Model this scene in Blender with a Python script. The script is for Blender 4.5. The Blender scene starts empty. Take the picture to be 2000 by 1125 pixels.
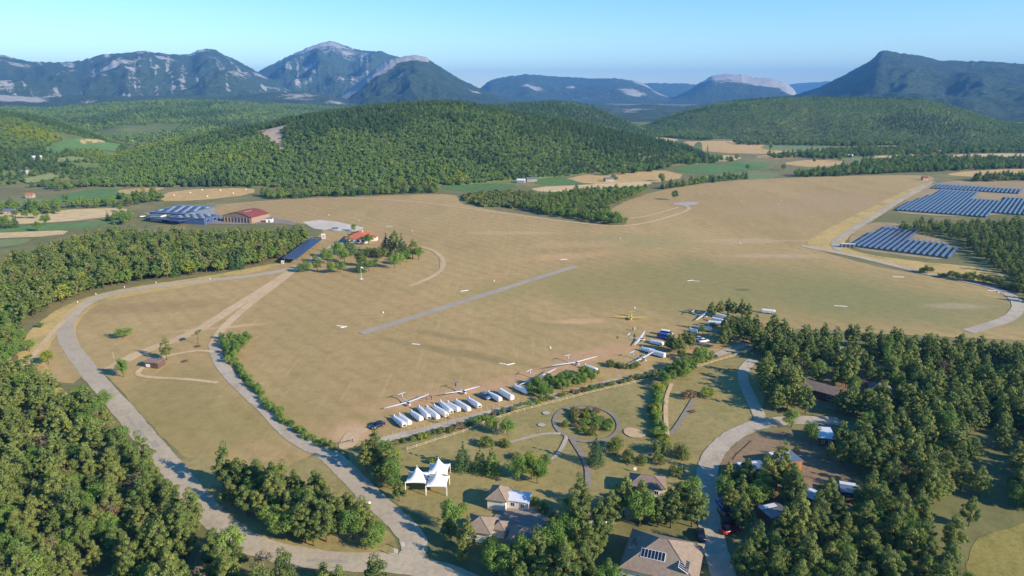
import bpy, bmesh, math, random
import numpy as np
from mathutils import Vector, Matrix

# ------------------------------------------------------------------ camera, sky, sun, exposure
scene = bpy.context.scene
col = scene.collection
FPX, HZ, CAMZ = 1351.0, 180.0, 100.0           # focal length in photo pixels (2000 wide), horizon row, camera height
PITCH = math.atan((562.5 - HZ) / FPX)
cam_d = bpy.data.cameras.new('camera'); cam = bpy.data.objects.new('camera', cam_d); col.objects.link(cam)
cam.location = (0, 0, CAMZ); cam.rotation_euler = (math.pi / 2 - PITCH, 0, 0)
cam_d.sensor_width = 36; cam_d.lens = 36 * FPX / 2000; cam_d.clip_start = 1; cam_d.clip_end = 60000
scene.camera = cam

SUN_AZ, SUN_EL = math.radians(120.0), math.radians(25.0)     # azimuth clockwise from +Y
world = bpy.data.worlds.new('World'); scene.world = world; world.use_nodes = True
wn = world.node_tree.nodes; wl = world.node_tree.links
sky = wn.new('ShaderNodeTexSky'); sky.sky_type = 'NISHITA'; sky.sun_disc = False
sky.sun_elevation = SUN_EL; sky.sun_rotation = SUN_AZ; sky.altitude = 800
sky.air_density = 1.0; sky.dust_density = 0.0; sky.ozone_density = 1.6
hs = wn.new('ShaderNodeHueSaturation'); hs.inputs['Saturation'].default_value = 1.35; wl.new(sky.outputs[0], hs.inputs['Color'])
wm = wn.new('ShaderNodeMix'); wm.data_type = 'RGBA'; wm.blend_type = 'MULTIPLY'; wm.inputs[0].default_value = 1.0; wm.inputs[7].default_value = (.88, .97, 1.06, 1); wl.new(hs.outputs[0], wm.inputs[6])
wl.new(wm.outputs[2], wn['Background'].inputs[0]); wn['Background'].inputs[1].default_value = 0.128
sd = bpy.data.lights.new('sun', 'SUN'); sun = bpy.data.objects.new('sun', sd); col.objects.link(sun)
sd.energy = 5.0; sd.angle = math.radians(0.5); sd.color = (1.0, 0.86, 0.68)
sv = Vector((math.sin(SUN_AZ) * math.cos(SUN_EL), math.cos(SUN_AZ) * math.cos(SUN_EL), math.sin(SUN_EL)))
sun.rotation_euler = (-sv).to_track_quat('-Z', 'Y').to_euler(); sun.location = (200, -100, 400)
vs = scene.view_settings
vs.view_transform = 'Standard'; vs.look = 'None'; vs.gamma = 1.0; vs.exposure = 0.68; vs.use_curve_mapping = False
cy = scene.cycles
cy.max_bounces = 5; cy.diffuse_bounces = 3; cy.glossy_bounces = 2; cy.transmission_bounces = 2
cy.transparent_max_bounces = 4; cy.volume_bounces = 0; cy.use_denoising = True; cy.caustics_reflective = False; cy.caustics_refractive = False

# ------------------------------------------------------------------ helpers
rng = np.random.default_rng(7)
random.seed(7)
SP, CP = math.sin(PITCH), math.cos(PITCH)

def ray(px, py):
    cx = (px - 1000) / FPX; cyy = -(py - 562.5) / FPX
    return (cx, CP + cyy * SP, -SP + cyy * CP)

def G(px, py, z=0.0):
    """point of the level z that a pixel of the photo shows"""
    d = ray(px, py); t = (z - CAMZ) / d[2]
    return (d[0] * t, d[1] * t)

def proj(x, y, z):
    v = (x, y * CP - (z - CAMZ) * SP, y * SP + (z - CAMZ) * CP)
    return 1000 + FPX * v[0] / v[1], 562.5 - FPX * v[2] / v[1]

def lin(h):
    h = h.lstrip('#'); o = []
    for i in (0, 2, 4):
        c = int(h[i:i + 2], 16) / 255
        o.append(c / 12.92 if c <= 0.04045 else ((c + 0.055) / 1.055) ** 2.4)
    return (*o, 1.0)

def _hash(ix, iy, seed):
    h = (ix.astype(np.int64) * 374761393 + iy.astype(np.int64) * 668265263 + seed * 1442695041) & 0x7fffffff
    h = ((h ^ (h >> 13)) * 1274126177) & 0x7fffffff
    return ((h ^ (h >> 16)) & 0xffff) / 65535.0

def vnoise(x, y, seed=0):
    ix = np.floor(x); iy = np.floor(y); fx = x - ix; fy = y - iy
    fx = fx * fx * (3 - 2 * fx); fy = fy * fy * (3 - 2 * fy)
    a = _hash(ix, iy, seed); b = _hash(ix + 1, iy, seed); c = _hash(ix, iy + 1, seed); d = _hash(ix + 1, iy + 1, seed)
    return (a * (1 - fx) + b * fx) * (1 - fy) + (c * (1 - fx) + d * fx) * fy

def fbm(x, y, seed=0, oct=4):
    s = 0; a = 0.5
    for k in range(oct):
        s = s + a * vnoise(x * 2 ** k, y * 2 ** k, seed + k); a *= 0.5
    return s / (1 - 0.5 ** oct)

def ridged(x, y, seed=0, oct=4):
    s = 0; a = 0.5
    for k in range(oct):
        s = s + a * (1 - np.abs(2 * vnoise(x * 2 ** k, y * 2 ** k, seed + k) - 1)); a *= 0.5
    return s / (1 - 0.5 ** oct)

def in_poly(x, y, poly):
    x = np.asarray(x); y = np.asarray(y); r = np.zeros(x.shape, bool); n = len(poly)
    for i in range(n):
        x1, y1 = poly[i]; x2, y2 = poly[(i + 1) % n]
        if y1 == y2: continue
        c = ((y1 > y) != (y2 > y)) & (x < (x2 - x1) * (y - y1) / (y2 - y1) + x1)
        r ^= c
    return r

def smooth_line(p, closed=False, it=2):
    p = [tuple(q) for q in p]
    for _ in range(it):
        o = []; n = len(p)
        if not closed: o.append(p[0])
        for i in range(n if closed else n - 1):
            a, b = p[i], p[(i + 1) % n]
            o.append(tuple(a[k] * .75 + b[k] * .25 for k in range(2))); o.append(tuple(a[k] * .25 + b[k] * .75 for k in range(2)))
        if not closed: o.append(p[-1])
        p = o
    return p

def dense(p, step, closed=False):
    o = []; n = len(p)
    for i in range(n if closed else n - 1):
        a = p[i]; b = p[(i + 1) % n]; L = math.hypot(b[0] - a[0], b[1] - a[1]); k = max(1, int(L / step))
        for j in range(k): o.append((a[0] + (b[0] - a[0]) * j / k, a[1] + (b[1] - a[1]) * j / k))
    if not closed: o.append(p[-1])
    return o

# ------------------------------------------------------------------ materials (all procedural)
class NT:
    def __init__(s, name):
        s.m = bpy.data.materials.new(name); s.m.use_nodes = True; s.t = s.m.node_tree
        s.b = s.t.nodes['Principled BSDF']; s.b.inputs['Specular IOR Level'].default_value = 0.2
        s.geo = None
    def n(s, typ, **kw):
        o = s.t.nodes.new(typ)
        for k, v in kw.items():
            if hasattr(o, k): setattr(o, k, v)
            else: o.inputs[k.replace('_', ' ')].default_value = v
        return o
    def l(s, a, b): s.t.links.new(a, b)
    def pos(s, scale=(1, 1, 1), rot=0.0, obj=False):
        c = s.n('ShaderNodeTexCoord'); mp = s.n('ShaderNodeMapping')
        if obj: s.l(c.outputs['Object'], mp.inputs[0])
        else:
            g = s.n('ShaderNodeNewGeometry'); s.l(g.outputs['Position'], mp.inputs[0])
        mp.inputs['Scale'].default_value = scale; mp.inputs['Rotation'].default_value = (0, 0, rot)
        return mp.outputs[0]
    def noise(s, vec, scale, detail=4, rough=.55):
        k = s.n('ShaderNodeTexNoise'); k.inputs['Scale'].default_value = scale
        k.inputs['Detail'].default_value = detail; k.inputs['Roughness'].default_value = rough
        s.l(vec, k.inputs['Vector']); return k.outputs[0]
    def ramp(s, fac, stops):
        r = s.n('ShaderNodeValToRGB'); e = r.color_ramp.elements
        while len(e) < len(stops): e.new(0.5)
        for el, (p, c) in zip(e, stops): el.position = p; el.color = c if len(c) == 4 else (*c, 1)
        s.l(fac, r.inputs[0]); return r.outputs[0]
    def mix(s, fac, a, b, typ='MIX'):
        x = s.n('ShaderNodeMix', data_type='RGBA', blend_type=typ)
        for v, i in ((fac, 0), (a, 6), (b, 7)):
            if hasattr(v, 'is_output'): s.l(v, x.inputs[i])
            else: x.inputs[i].default_value = v
        return x.outputs[2]
    def math(s, op, a, b=0.0, clamp=False):
        x = s.n('ShaderNodeMath', operation=op); x.use_clamp = clamp
        for v, i in ((a, 0), (b, 1)):
            if hasattr(v, 'is_output'): s.l(v, x.inputs[i])
            else: x.inputs[i].default_value = v
        return x.outputs[0]
    def step(s, v, lo, hi):
        x = s.n('ShaderNodeMapRange', interpolation_type='SMOOTHSTEP')
        s.l(v, x.inputs[0]); x.inputs[1].default_value = lo; x.inputs[2].default_value = hi
        return x.outputs[0]
    def bump(s, h, strength, dist=0.1):
        b = s.n('ShaderNodeBump'); b.inputs['Strength'].default_value = strength; b.inputs['Distance'].default_value = dist
        s.l(h, b.inputs['Height']); s.l(b.outputs[0], s.b.inputs['Normal'])
    def base(s, c, rough=.8):
        if hasattr(c, 'is_output'): s.l(c, s.b.inputs['Base Color'])
        else: s.b.inputs['Base Color'].default_value = c
        s.b.inputs['Roughness'].default_value = rough
        return s.m

W1 = (1, 1, 1, 1)
def plain(name, hexc, rough=.6, var=.12, scale=1.5, spec=.3, metal=0.0):
    """a painted / plastic / metal surface with slight grime"""
    t = NT(name); c = lin(hexc); t.b.inputs['Specular IOR Level'].default_value = spec; t.b.inputs['Metallic'].default_value = metal
    n = t.noise(t.pos(obj=True), scale, 5)
    d = tuple(v * (1 - 2 * var) for v in c[:3]); e = tuple(min(1, v * (1 + var)) for v in c[:3])
    return t.base(t.ramp(n, [(.3, d), (.7, e)]), rough)

def ground_mat(name, a, b, c, scales=(.004, .03, .35), bump=.5, stretch=(1, 1, 1), rot=0.0, speck=.25, blobs=(), hc=None, mown=None, mott=.8):
    """soil and grass: three colours at three scales; blobs = patches of the colour hc that lie on the ground"""
    t = NT(name); p = t.pos(stretch, rot); p1 = t.pos()
    n0 = t.noise(p, scales[0], 5, .6); n1 = t.noise(p, scales[1], 6, .62); n2 = t.noise(p1, scales[2], 6, .7)
    k = t.mix(t.step(n0, .38, .64), lin(a), lin(b))
    k = t.mix(t.math('MULTIPLY', t.step(n1, .46, .72), .75), k, lin(c))
    if mown is not None:
        pm = t.pos((1, 1, 1), mown); wv = t.n('ShaderNodeTexWave', wave_type='BANDS', bands_direction='X'); wv.inputs['Scale'].default_value = .035; wv.inputs['Distortion'].default_value = 2.5; wv.inputs['Detail'].default_value = 4; wv.inputs['Detail Scale'].default_value = .8; t.l(pm, wv.inputs[0])
        k = t.mix(t.math('MULTIPLY', t.step(wv.outputs['Fac'], .55, .95), .30), k, t.mix(1.0, k, (.78, .80, .74, 1), 'MULTIPLY'))
        st_ = t.noise(t.pos((1, .06, 1), mown), .5, 6, .7); k = t.mix(t.math('MULTIPLY', t.step(st_, .52, .75), .5), k, lin('c9b083'))
    for (x, y, rx, ry, ang, hx, st) in blobs:
        mp = t.n('ShaderNodeMapping', vector_type='TEXTURE'); g = t.n('ShaderNodeNewGeometry'); t.l(g.outputs['Position'], mp.inputs[0])
        mp.inputs['Location'].default_value = (x, y, 0); mp.inputs['Rotation'].default_value = (0, 0, ang); mp.inputs['Scale'].default_value = (rx, ry, 1e6)
        ln = t.n('ShaderNodeVectorMath', operation='LENGTH'); t.l(mp.outputs[0], ln.inputs[0])
        w = t.math('ADD', ln.outputs['Value'], t.math('MULTIPLY', t.math('SUBTRACT', n1, .5), 1.5))
        f = t.math('MULTIPLY', t.math('SUBTRACT', 1.0, t.step(w, .35, 1.1)), st)
        k = t.mix(f, k, lin(hx))
    k = t.mix(t.math('MULTIPLY', t.math('ABSOLUTE', t.math('SUBTRACT', n2, .5)), speck * 4, True), k, t.mix(.5, k, (0.02, .018, .012, 1), 'MULTIPLY'))
    n4 = t.noise(p1, scales[1] * 6, 8, .75)
    k = t.mix(t.math('MULTIPLY', t.step(n4, .44, .68), mott * (speck * 2 + .3)), k, t.mix(1.0, k, (.60, .62, .58, 1), 'MULTIPLY'))
    k = t.mix(t.math('MULTIPLY', t.step(n4, .50, .30), .35), k, t.mix(1.0, k, (1.22, 1.2, 1.15, 1), 'MULTIPLY'))
    t.bump(n2, bump, .3)
    return t.base(k, .95)

def leaf_mat(name, a, b, c, trans=.25):
    t = NT(name)
    oi = t.n('ShaderNodeObjectInfo'); n = t.noise(t.pos(obj=True), .55, 3)
    k = t.ramp(oi.outputs['Random'], [(0, lin(a)), (.5, lin(b)), (1, lin(c))])
    k2 = t.mix(t.step(n, .35, .7), t.mix(.35, k, lin(a)), k)
    at = t.n('ShaderNodeAttribute', attribute_name='tint'); 
    k2 = t.mix(t.math('MULTIPLY', at.outputs['Fac'], .55), k2, t.mix(1.0, k2, (1.4, 1.32, 1.0, 1), 'MULTIPLY'))
    t.base(k2, .7); t.b.inputs['Specular IOR Level'].default_value = .15
    tr = t.n('ShaderNodeBsdfTranslucent'); t.l(k2, tr.inputs[0])
    mx = t.n('ShaderNodeMixShader'); mx.inputs[0].default_value = trans
    t.l(t.b.outputs[0], mx.inputs[1]); t.l(tr.outputs[0], mx.inputs[2]); t.l(mx.outputs[0], t.t.nodes['Material Output'].inputs[0])
    return t.m

M = {}
M['ground'] = ground_mat('ground_scrub', '767648', '878057', '9a8d60', (.003, .02, .3), .6)
M['floor'] = ground_mat('forest_floor', '5a5638', '6d6442', '7d7148', (.02, .08, .6), .6)
M['lawn'] = ground_mat('lawn_grass', '998c58', 'a69662', '878049', (.02, .07, .8), .4)
M['straw'] = ground_mat('straw_grass', 'cdb070', 'c2a668', '9a9058', (.02, .06, .5), .5)
M['stubble'] = ground_mat('stubble_field', 'cfae74', 'c6a56c', 'b89a62', (.003, .02, .2), .3, (1, .2, 1), .5)
M['stubble2'] = ground_mat('stubble_field_pale', 'd6bd8c', 'cfb684', 'c2a873', (.003, .02, .2), .3, (.2, 1, 1), .3)
M['green_field'] = ground_mat('green_field', '5f8045', '6b8a4c', '577840', (.003, .02, .3), .3, (1, .2, 1), .2)
M['green_field2'] = ground_mat('green_field_dull', '7b8a55', '86905c', '748350', (.003, .02, .3), .3, (.3, 1, 1), .2)
M['asphalt'] = ground_mat('road_asphalt', 'b5a78f', 'c0b299', 'a49880', (.03, .12, 1.2), .25, speck=.12)
M['runway'] = ground_mat('runway_asphalt', 'a89c8a', 'b0a492', '9c917f', (.03, .15, 1.2), .2, speck=.1)
M['gravel'] = ground_mat('gravel_track', 'b3a692', 'c2b59f', 'a2967f', (.03, .15, 1.5), .4, speck=.15)
M['dirt'] = ground_mat('sandy_dirt', 'd2b68e', 'c8ac84', 'bca078', (.03, .1, 1.0), .4, speck=.12)
M['plaza'] = ground_mat('paved_yard', '8f8478', '9c9082', '83796d', (.05, .2, 1.5), .2, speck=.1)
M['carpark'] = ground_mat('pale_gravel', 'd2c8b8', 'c8bdac', 'bcb09e', (.03, .15, 1.0), .2, speck=.08)
M['bark'] = plain('bark', '6b5746', .9, .2)
M['deadwood'] = plain('dead_wood', '8f8075', .9, .2)
M['pine'] = leaf_mat('pine_needles', '627440', '748348', '8a9150')
M['pine2'] = leaf_mat('dark_conifer_needles', '4c6842', '577348', '647d4c')
M['leaf'] = leaf_mat('broad_leaves', '658340', '769248', '8aa050', .3)
M['leaf_y'] = leaf_mat('yellow_green_leaves', '869638', '959f40', 'a3a646', .3)
M['shrub'] = leaf_mat('shrub_leaves', '66753d', '758145', '878b50', .25)
M['brown'] = leaf_mat('withered_leaves', '7d6a50', '8a7658', '8a7c62', .2)
M['hill_leaf'] = leaf_mat('hill_foliage', '627f46', '70894c', '7f9452', .2)
M['white'] = plain('white_gelcoat', 'eceae6', .25, .03, 1, .5)
M['canvas'] = plain('white_canvas', 'efece6', .7, .04, .6)
M['plaster'] = plain('white_plaster', 'e2dbd0', .8, .06, .8)
M['steel'] = plain('galvanised_steel', 'b9bcc0', .4, .1, 1, .5, .6)
M['darkmetal'] = plain('dark_metal', '3c3f44', .5, .1)
M['rubber'] = plain('rubber', '1c1c1c', .8, .1)
M['glass'] = plain('dark_glass', '1a2430', .08, .05, 1, .8)
M['wood'] = plain('pale_wood', 'd8c6a4', .8, .12, 2)
M['cladding'] = plain('orange_wood_cladding', 'b9793f', .7, .18, 3)
M['brownwood'] = plain('brown_boards', '6b5548', .8, .15, 3)
M['zinc'] = plain('zinc_roof', '8e959b', .35, .08, .8, .5, .5)
M['whitezinc'] = plain('white_roof_sheet_or_glare', 'd5dbe2', .4, .05, .8, .4)
M['red'] = plain('red_roof_sheet', '8a4a3e', .6, .1, .5)
M['taupe'] = plain('taupe_wall_sheet', '9c8672', .7, .08, .3)
M['yellow'] = plain('yellow_paint', 'f2d61c', .35, .06, 1, .4)
M['bluewall'] = plain('blue_wall_sheet', '4a5f8c', .5, .1, .5)
M['greywall'] = plain('grey_wall_sheet', '6d7684', .5, .1, .5)
M['post'] = plain('marker_white', 'f0ede4', .6, .04)
M['stone'] = plain('pale_stone', 'b3a68f', .9, .2, .8)
M['skin'] = plain('skin', 'b58468', .7, .05)
M['concrete'] = plain('concrete', 'b5aca0', .85, .1, .5)

def tile_mat(name, a, b, zsc=3.2):
    t = NT(name); p = t.pos(obj=True); n = t.noise(p, 1.2, 5)
    w = t.n('ShaderNodeTexWave', wave_type='BANDS', bands_direction='Z'); w.inputs['Scale'].default_value = zsc; w.inputs['Distortion'].default_value = .5
    w.inputs['Detail Scale'].default_value = 3.0
    t.l(p, w.inputs[0])
    k = t.mix(t.step(n, .3, .7), lin(a), lin(b)); k = t.mix(t.math('MULTIPLY', w.outputs['Fac'], .35), k, t.mix(.7, k, (.1, .08, .06, 1), 'MULTIPLY'))
    t.bump(w.outputs['Fac'], .5, .05); return t.base(k, .85)
M['tile'] = tile_mat('roof_tiles', '948372', 'a39280')
M['tile_dark'] = tile_mat('roof_tiles_weathered', '86766a', '98877a')
M['tile_red'] = tile_mat('red_roof_tiles', 'b8694a', 'c87a58')

def solar_mat(name, a, line, sx=1.0, sy=1.65, rough=.16):
    t = NT(name); p = t.pos(obj=True)
    br = t.n('ShaderNodeTexBrick'); br.offset = 0.0; br.inputs['Scale'].default_value = 1.0
    br.inputs['Brick Width'].default_value = sx; br.inputs['Row Height'].default_value = sy; br.inputs['Mortar Size'].default_value = .035
    br.inputs['Color1'].default_value = lin(a); br.inputs['Color2'].default_value = lin(a); br.inputs['Mortar'].default_value = lin(line)
    t.l(p, br.inputs[0]); t.b.inputs['Specular IOR Level'].default_value = .6
    return t.base(br.outputs[0], rough)
M['solar'] = solar_mat('solar_glass', '434c64', '8f949c', rough=.3)
M['solar_roof'] = solar_mat('solar_glass_roof', '2a3550', '7f8898', rough=.4)

# ------------------------------------------------------------------ mesh builder
class MB:
    def __init__(s): s.v = []; s.f = []; s.m = []
    def add(s, v, f, mi=0):
        o = len(s.v); s.v += [tuple(p) for p in v]; s.f += [tuple(i + o for i in q) for q in f]; s.m += [mi] * len(f); return s
    def box(s, c, d, rz=0.0, mi=0, taper=1.0, rot=None):
        x, y, z = d[0] / 2, d[1] / 2, d[2] / 2
        v = [Vector(p) for p in ((-x, -y, -z), (x, -y, -z), (x, y, -z), (-x, y, -z), (-x * taper, -y * taper, z), (x * taper, -y * taper, z), (x * taper, y * taper, z), (-x * taper, y * taper, z))]
        R = rot if rot else Matrix.Rotation(rz, 3, 'Z')
        return s.add([R @ p + Vector(c) for p in v], [(0, 3, 2, 1), (4, 5, 6, 7), (0, 1, 5, 4), (1, 2, 6, 5), (2, 3, 7, 6), (3, 0, 4, 7)], mi)
    def tube(s, pts, rad, n=6, mi=0, cap=True):
        rings = []; P = [Vector(p) for p in pts]; o = len(s.v)
        for i, p in enumerate(P):
            d = (P[min(i + 1, len(P) - 1)] - P[max(i - 1, 0)]).normalized()
            u = d.orthogonal().normalized(); w = d.cross(u); r = rad[i] if hasattr(rad, '__len__') else rad
            for k in range(n):
                a = 2 * math.pi * k / n; s.v.append(tuple(p + (u * math.cos(a) + w * math.sin(a)) * r))
        # keep rings aligned: rebuild with a fixed reference
        for i in range(len(P) - 1):
            for k in range(n):
                s.f.append((o + i * n + k, o + i * n + (k + 1) % n, o + (i + 1) * n + (k + 1) % n, o + (i + 1) * n + k)); s.m.append(mi)
        if cap:
            s.f.append(tuple(o + k for k in range(n))[::-1]); s.m.append(mi)
            s.f.append(tuple(o + (len(P) - 1) * n + k for k in range(n))); s.m.append(mi)
        return s
    def loft(s, rings, mi=0, cap=True):
        n = len(rings[0]); o = len(s.v)
        for r in rings: s.v += [tuple(p) for p in r]
        for i in range(len(rings) - 1):
            for k in range(n):
                s.f.append((o + i * n + k, o + i * n + (k + 1) % n, o + (i + 1) * n + (k + 1) % n, o + (i + 1) * n + k)); s.m.append(mi)
        if cap:
            s.f.append(tuple(o + k for k in range(n))[::-1]); s.m.append(mi); s.f.append(tuple(o + (len(rings) - 1) * n + k for k in range(n))); s.m.append(mi)
        return s
    def mesh(s, name, mats, smooth=False):
        me = bpy.data.meshes.new(name); me.from_pydata(s.v, [], s.f)
        for m in (mats if isinstance(mats, (list, tuple)) else [mats]): me.materials.append(m)
        if len(me.materials) > 1: me.polygons.foreach_set('material_index', s.m)
        bm = bmesh.new(); bm.from_mesh(me); bmesh.ops.recalc_face_normals(bm, faces=bm.faces); bm.to_mesh(me); bm.free()
        if smooth: me.polygons.foreach_set('use_smooth', [True] * len(me.polygons))
        me.update(); return me

def tag(o, label=None, cat=None, group=None, kind=None):
    if label: o['label'] = label
    if cat: o['category'] = cat
    if group: o['group'] = group
    if kind: o['kind'] = kind
    return o

def obj(name, me, parent=None, loc=None, rz=None):
    o = bpy.data.objects.new(name, me); col.objects.link(o)
    if parent: o.parent = parent
    if loc is not None: o.location = loc
    if rz is not None: o.rotation_euler = (0, 0, rz)
    return o

def build(name, mb, mats, parent=None, loc=None, rz=None, smooth=False):
    return obj(name, mb.mesh(name, mats, smooth), parent, loc, rz)

def empty(name, loc, rz=0.0, label=None, cat=None, group=None):
    o = bpy.data.objects.new(name, None); col.objects.link(o); o.empty_display_size = .5
    o.location = loc; o.rotation_euler = (0, 0, rz)
    return tag(o, label, cat, group)

def copy_tree(o, parent=None):
    c = o.copy(); col.objects.link(c); c.parent = parent
    for ch in o.children: copy_tree(ch, c)
    return c

_lay = [0]
def layer():
    _lay[0] += 1
    return 0.02 + 0.006 * _lay[0]

def sheet(name, pts, mat, jag=0.0, z=None, world_pts=False, label=None, it=2):
    w = pts if world_pts else [G(*p) for p in pts]
    if it: w = smooth_line(w, True, it)
    if jag:
        w = dense(w, jag * 2.5, True)
        q = []
        for x, y in w:
            q.append((x + jag * 2 * (float(fbm(np.array(x / jag / 5), np.array(y / jag / 5), 3)) - .5), y + jag * 2 * (float(fbm(np.array(x / jag / 5), np.array(y / jag / 5), 9)) - .5)))
        w = q
    z = layer() if z is None else z
    bm = bmesh.new(); f = bm.faces.new([bm.verts.new((x, y, z)) for x, y in w])
    if f.calc_area() and f.normal.z < 0: f.normal_flip()
    bm.normal_update()
    if bm.faces[:][0].normal.z < 0: bmesh.ops.reverse_faces(bm, faces=bm.faces)
    bmesh.ops.triangulate(bm, faces=bm.faces)
    me = bpy.data.meshes.new(name); bm.to_mesh(me); bm.free(); me.materials.append(mat)
    o = obj(name, me); tag(o, label, None, None, 'structure'); return o

ROADS = []          # (polyline, half width) kept clear of trees
def ribbon(name, pts, width, mat, z=None, it=3, world_pts=False, label=None, rag=.12, closed=False, keep=1.0):
    w = pts if world_pts else [G(*p) for p in pts]
    w = dense(smooth_line(w, closed, it), 3.0, closed); n = len(w); z = layer() if z is None else z
    if keep: ROADS.append((np.array(w), width / 2 + keep))
    mb = MB(); v = []; 
    for i, (x, y) in enumerate(w):
        a = w[(i - 1) % n] if closed else w[max(i - 1, 0)]; b = w[(i + 1) % n] if closed else w[min(i + 1, n - 1)]
        dx, dy = b[0] - a[0], b[1] - a[1]; L = math.hypot(dx, dy) or 1; nx, ny = -dy / L, dx / L
        wd = width / 2 * (1 + rag * (random.random() - .5) * 2 * .5)
        we = width / 2 * (1 + rag * (random.random() - .5) * 2 * .5)
        v += [(x + nx * wd, y + ny * wd, z), (x - nx * we, y - ny * we, z)]
    f = [(2 * i, 2 * i + 1, (2 * i + 3) % (2 * n), (2 * i + 2) % (2 * n)) for i in range(n if closed else n - 1)]
    o = build(name, mb.add(v, f), mat); tag(o, label, None, None, 'structure')
    if o.data.polygons[0].normal.z < 0: o.data.flip_normals()
    return o

# ------------------------------------------------------------------ ground, hills and mountains
def grid_mesh(name, X, Y, Z, mat, attrs=None, smooth=True):
    nu, nv = X.shape; v = np.stack([X, Y, Z], -1).reshape(-1, 3)
    i = np.arange(nu * nv).reshape(nu, nv)
    f = np.stack([i[:-1, :-1], i[1:, :-1], i[1:, 1:], i[:-1, 1:]], -1).reshape(-1, 4)
    me = bpy.data.meshes.new(name); me.vertices.add(len(v)); me.vertices.foreach_set('co', v.ravel().astype(np.float32))
    me.loops.add(f.size); me.loops.foreach_set('vertex_index', f.ravel().astype(np.int32))
    me.polygons.add(len(f)); me.polygons.foreach_set('loop_start', np.arange(0, f.size, 4, dtype=np.int32))
    me.update(calc_edges=True); me.validate()
    if me.polygons[len(f) // 2].normal.z < 0: me.flip_normals()
    if smooth: me.polygons.foreach_set('use_smooth', np.ones(len(f), bool))
    for k, a in (attrs or {}).items():
        at = me.attributes.new(k, 'FLOAT', 'POINT'); at.data.foreach_set('value', a.ravel().astype(np.float32))
    me.materials.append(mat); me.update()
    return me

gr = MB()
for r0, r1 in ((0, 3000), (3000, 45000)):
    N = 48
    for k in range(N):
        a, b = 2 * math.pi * k / N, 2 * math.pi * (k + 1) / N
        q = [(r1 * math.cos(a), r1 * math.sin(a), 0), (r1 * math.cos(b), r1 * math.sin(b), 0)]
        if r0 == 0: gr.add(q + [(0, 0, 0)], [(0, 1, 2)])
        else: gr.add(q + [(r0 * math.cos(b), r0 * math.sin(b), 0), (r0 * math.cos(a), r0 * math.sin(a), 0)], [(0, 1, 2, 3)])
go = build('ground', gr, M['ground']); tag(go, kind='structure')

def angles(px, py):
    d = ray(px, py); return math.atan2(d[0], d[1]), d[2] / math.hypot(d[0], d[1])

class Hill:
    """a hill or mountain: ridge line (pixel column, row), distance of the ridge, of the foot and depth of the back slope"""
    def __init__(s, ridge, D, foot, back, prof=1.0, namp=.12, nl=120.0, seed=1, Dl=None, conc=0.0):
        s.conc = conc
        th = []; zz = []; dd = []
        for i, (px, py) in enumerate(ridge):
            a, e = angles(px, py); d = D if Dl is None else Dl[i]
            th.append(a); zz.append(CAMZ + d * e); dd.append(d)
        s.th = np.array(th); s.z = np.array(zz); s.d = np.array(dd)
        if hasattr(foot, '__len__'): s.fth = np.array([angles(px, 300)[0] for px, f in foot]); s.f = np.array([f for px, f in foot])
        else: s.fth = np.array([0.0]); s.f = np.array([foot])
        s.back, s.prof, s.namp, s.nl, s.seed = back, prof, namp, nl, seed
    def params(s, th):
        Z = np.interp(th, s.th, s.z, left=-8, right=-8); D = np.interp(th, s.th, s.d); F = np.interp(th, s.fth, s.f)
        w = (s.th[-1] - s.th[0]) * .03 + 1e-6
        return Z, D, np.minimum(F, D * .97)
    def eval(s, th, r):
        Z, D, F = s.params(th)
        t = np.clip((r - F) / (D - F), 0, 1); bk = s.back * np.clip(Z / 70, .03, 1); tb = np.clip(1 - (r - D) / bk, 0, 1)
        p = np.where(r <= D, (1 - s.conc) * np.sin(t * math.pi / 2) ** (1.15 * s.prof) + s.conc * t ** (1.1 * s.prof), tb * tb * (3 - 2 * tb))
        x, y = r * np.sin(th), r * np.cos(th)
        n = ridged(th * D.mean() / s.nl if hasattr(D, 'mean') else th * D / s.nl, r / s.nl / 2.2, s.seed, 4) - .55
        n2 = fbm(x / s.nl * 1.7, y / s.nl * 1.7, s.seed + 20, 4) - .5
        amp = np.maximum(Z, 0) * s.namp * 5.2 * t * (1 - t) ** 1.5
        z = Z * p + (n * 1.6 + n2 * .8) * amp
        return np.where((r < F) | (r > D + s.back), -9.0, z), t
    def height(s, x, y):
        r = np.hypot(x, y); th = np.arctan2(x, y); z, t = s.eval(th, r)
        return np.where((th < s.th[0]) | (th > s.th[-1]), -9.0, z)
    def mesh(s, name, mat, nth=160, nr=70, nb=8, attr=None, fine=None):
        th = np.linspace(s.th[0], s.th[-1], nth)
        Z, D, F = s.params(th)
        u = np.concatenate([np.linspace(0, 1, nr), 1 + np.linspace(0, 1, nb + 1)[1:]])
        R = np.where(u[None, :] <= 1, F[:, None] + (D - F)[:, None] * u[None, :], D[:, None] + s.back * (u[None, :] - 1))
        TH = np.repeat(th[:, None], len(u), 1)
        z, t = s.eval(TH.ravel(), R.ravel()); z = z.reshape(R.shape)
        # small relief on the crest, kept below a few pixels
        z += (fbm(TH * 400, R * 0 + s.seed, s.seed + 5, 3) - .5) * np.interp(u, [0, .8, 1, 2], [0, .2, 1, 0])[None, :] * D[:, None] * .0022
        z[0, :] = z[-1, :] = -9; z[:, 0] = np.minimum(z[:, 0], -1.5); z[:, -1] = -9
        at = attr(TH, np.repeat(u[None, :], nth, 0), R) if attr else None
        o = obj(name, grid_mesh(name, R * np.sin(TH), R * np.cos(TH), z, mat, at)); tag(o, kind='structure'); return o

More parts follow.
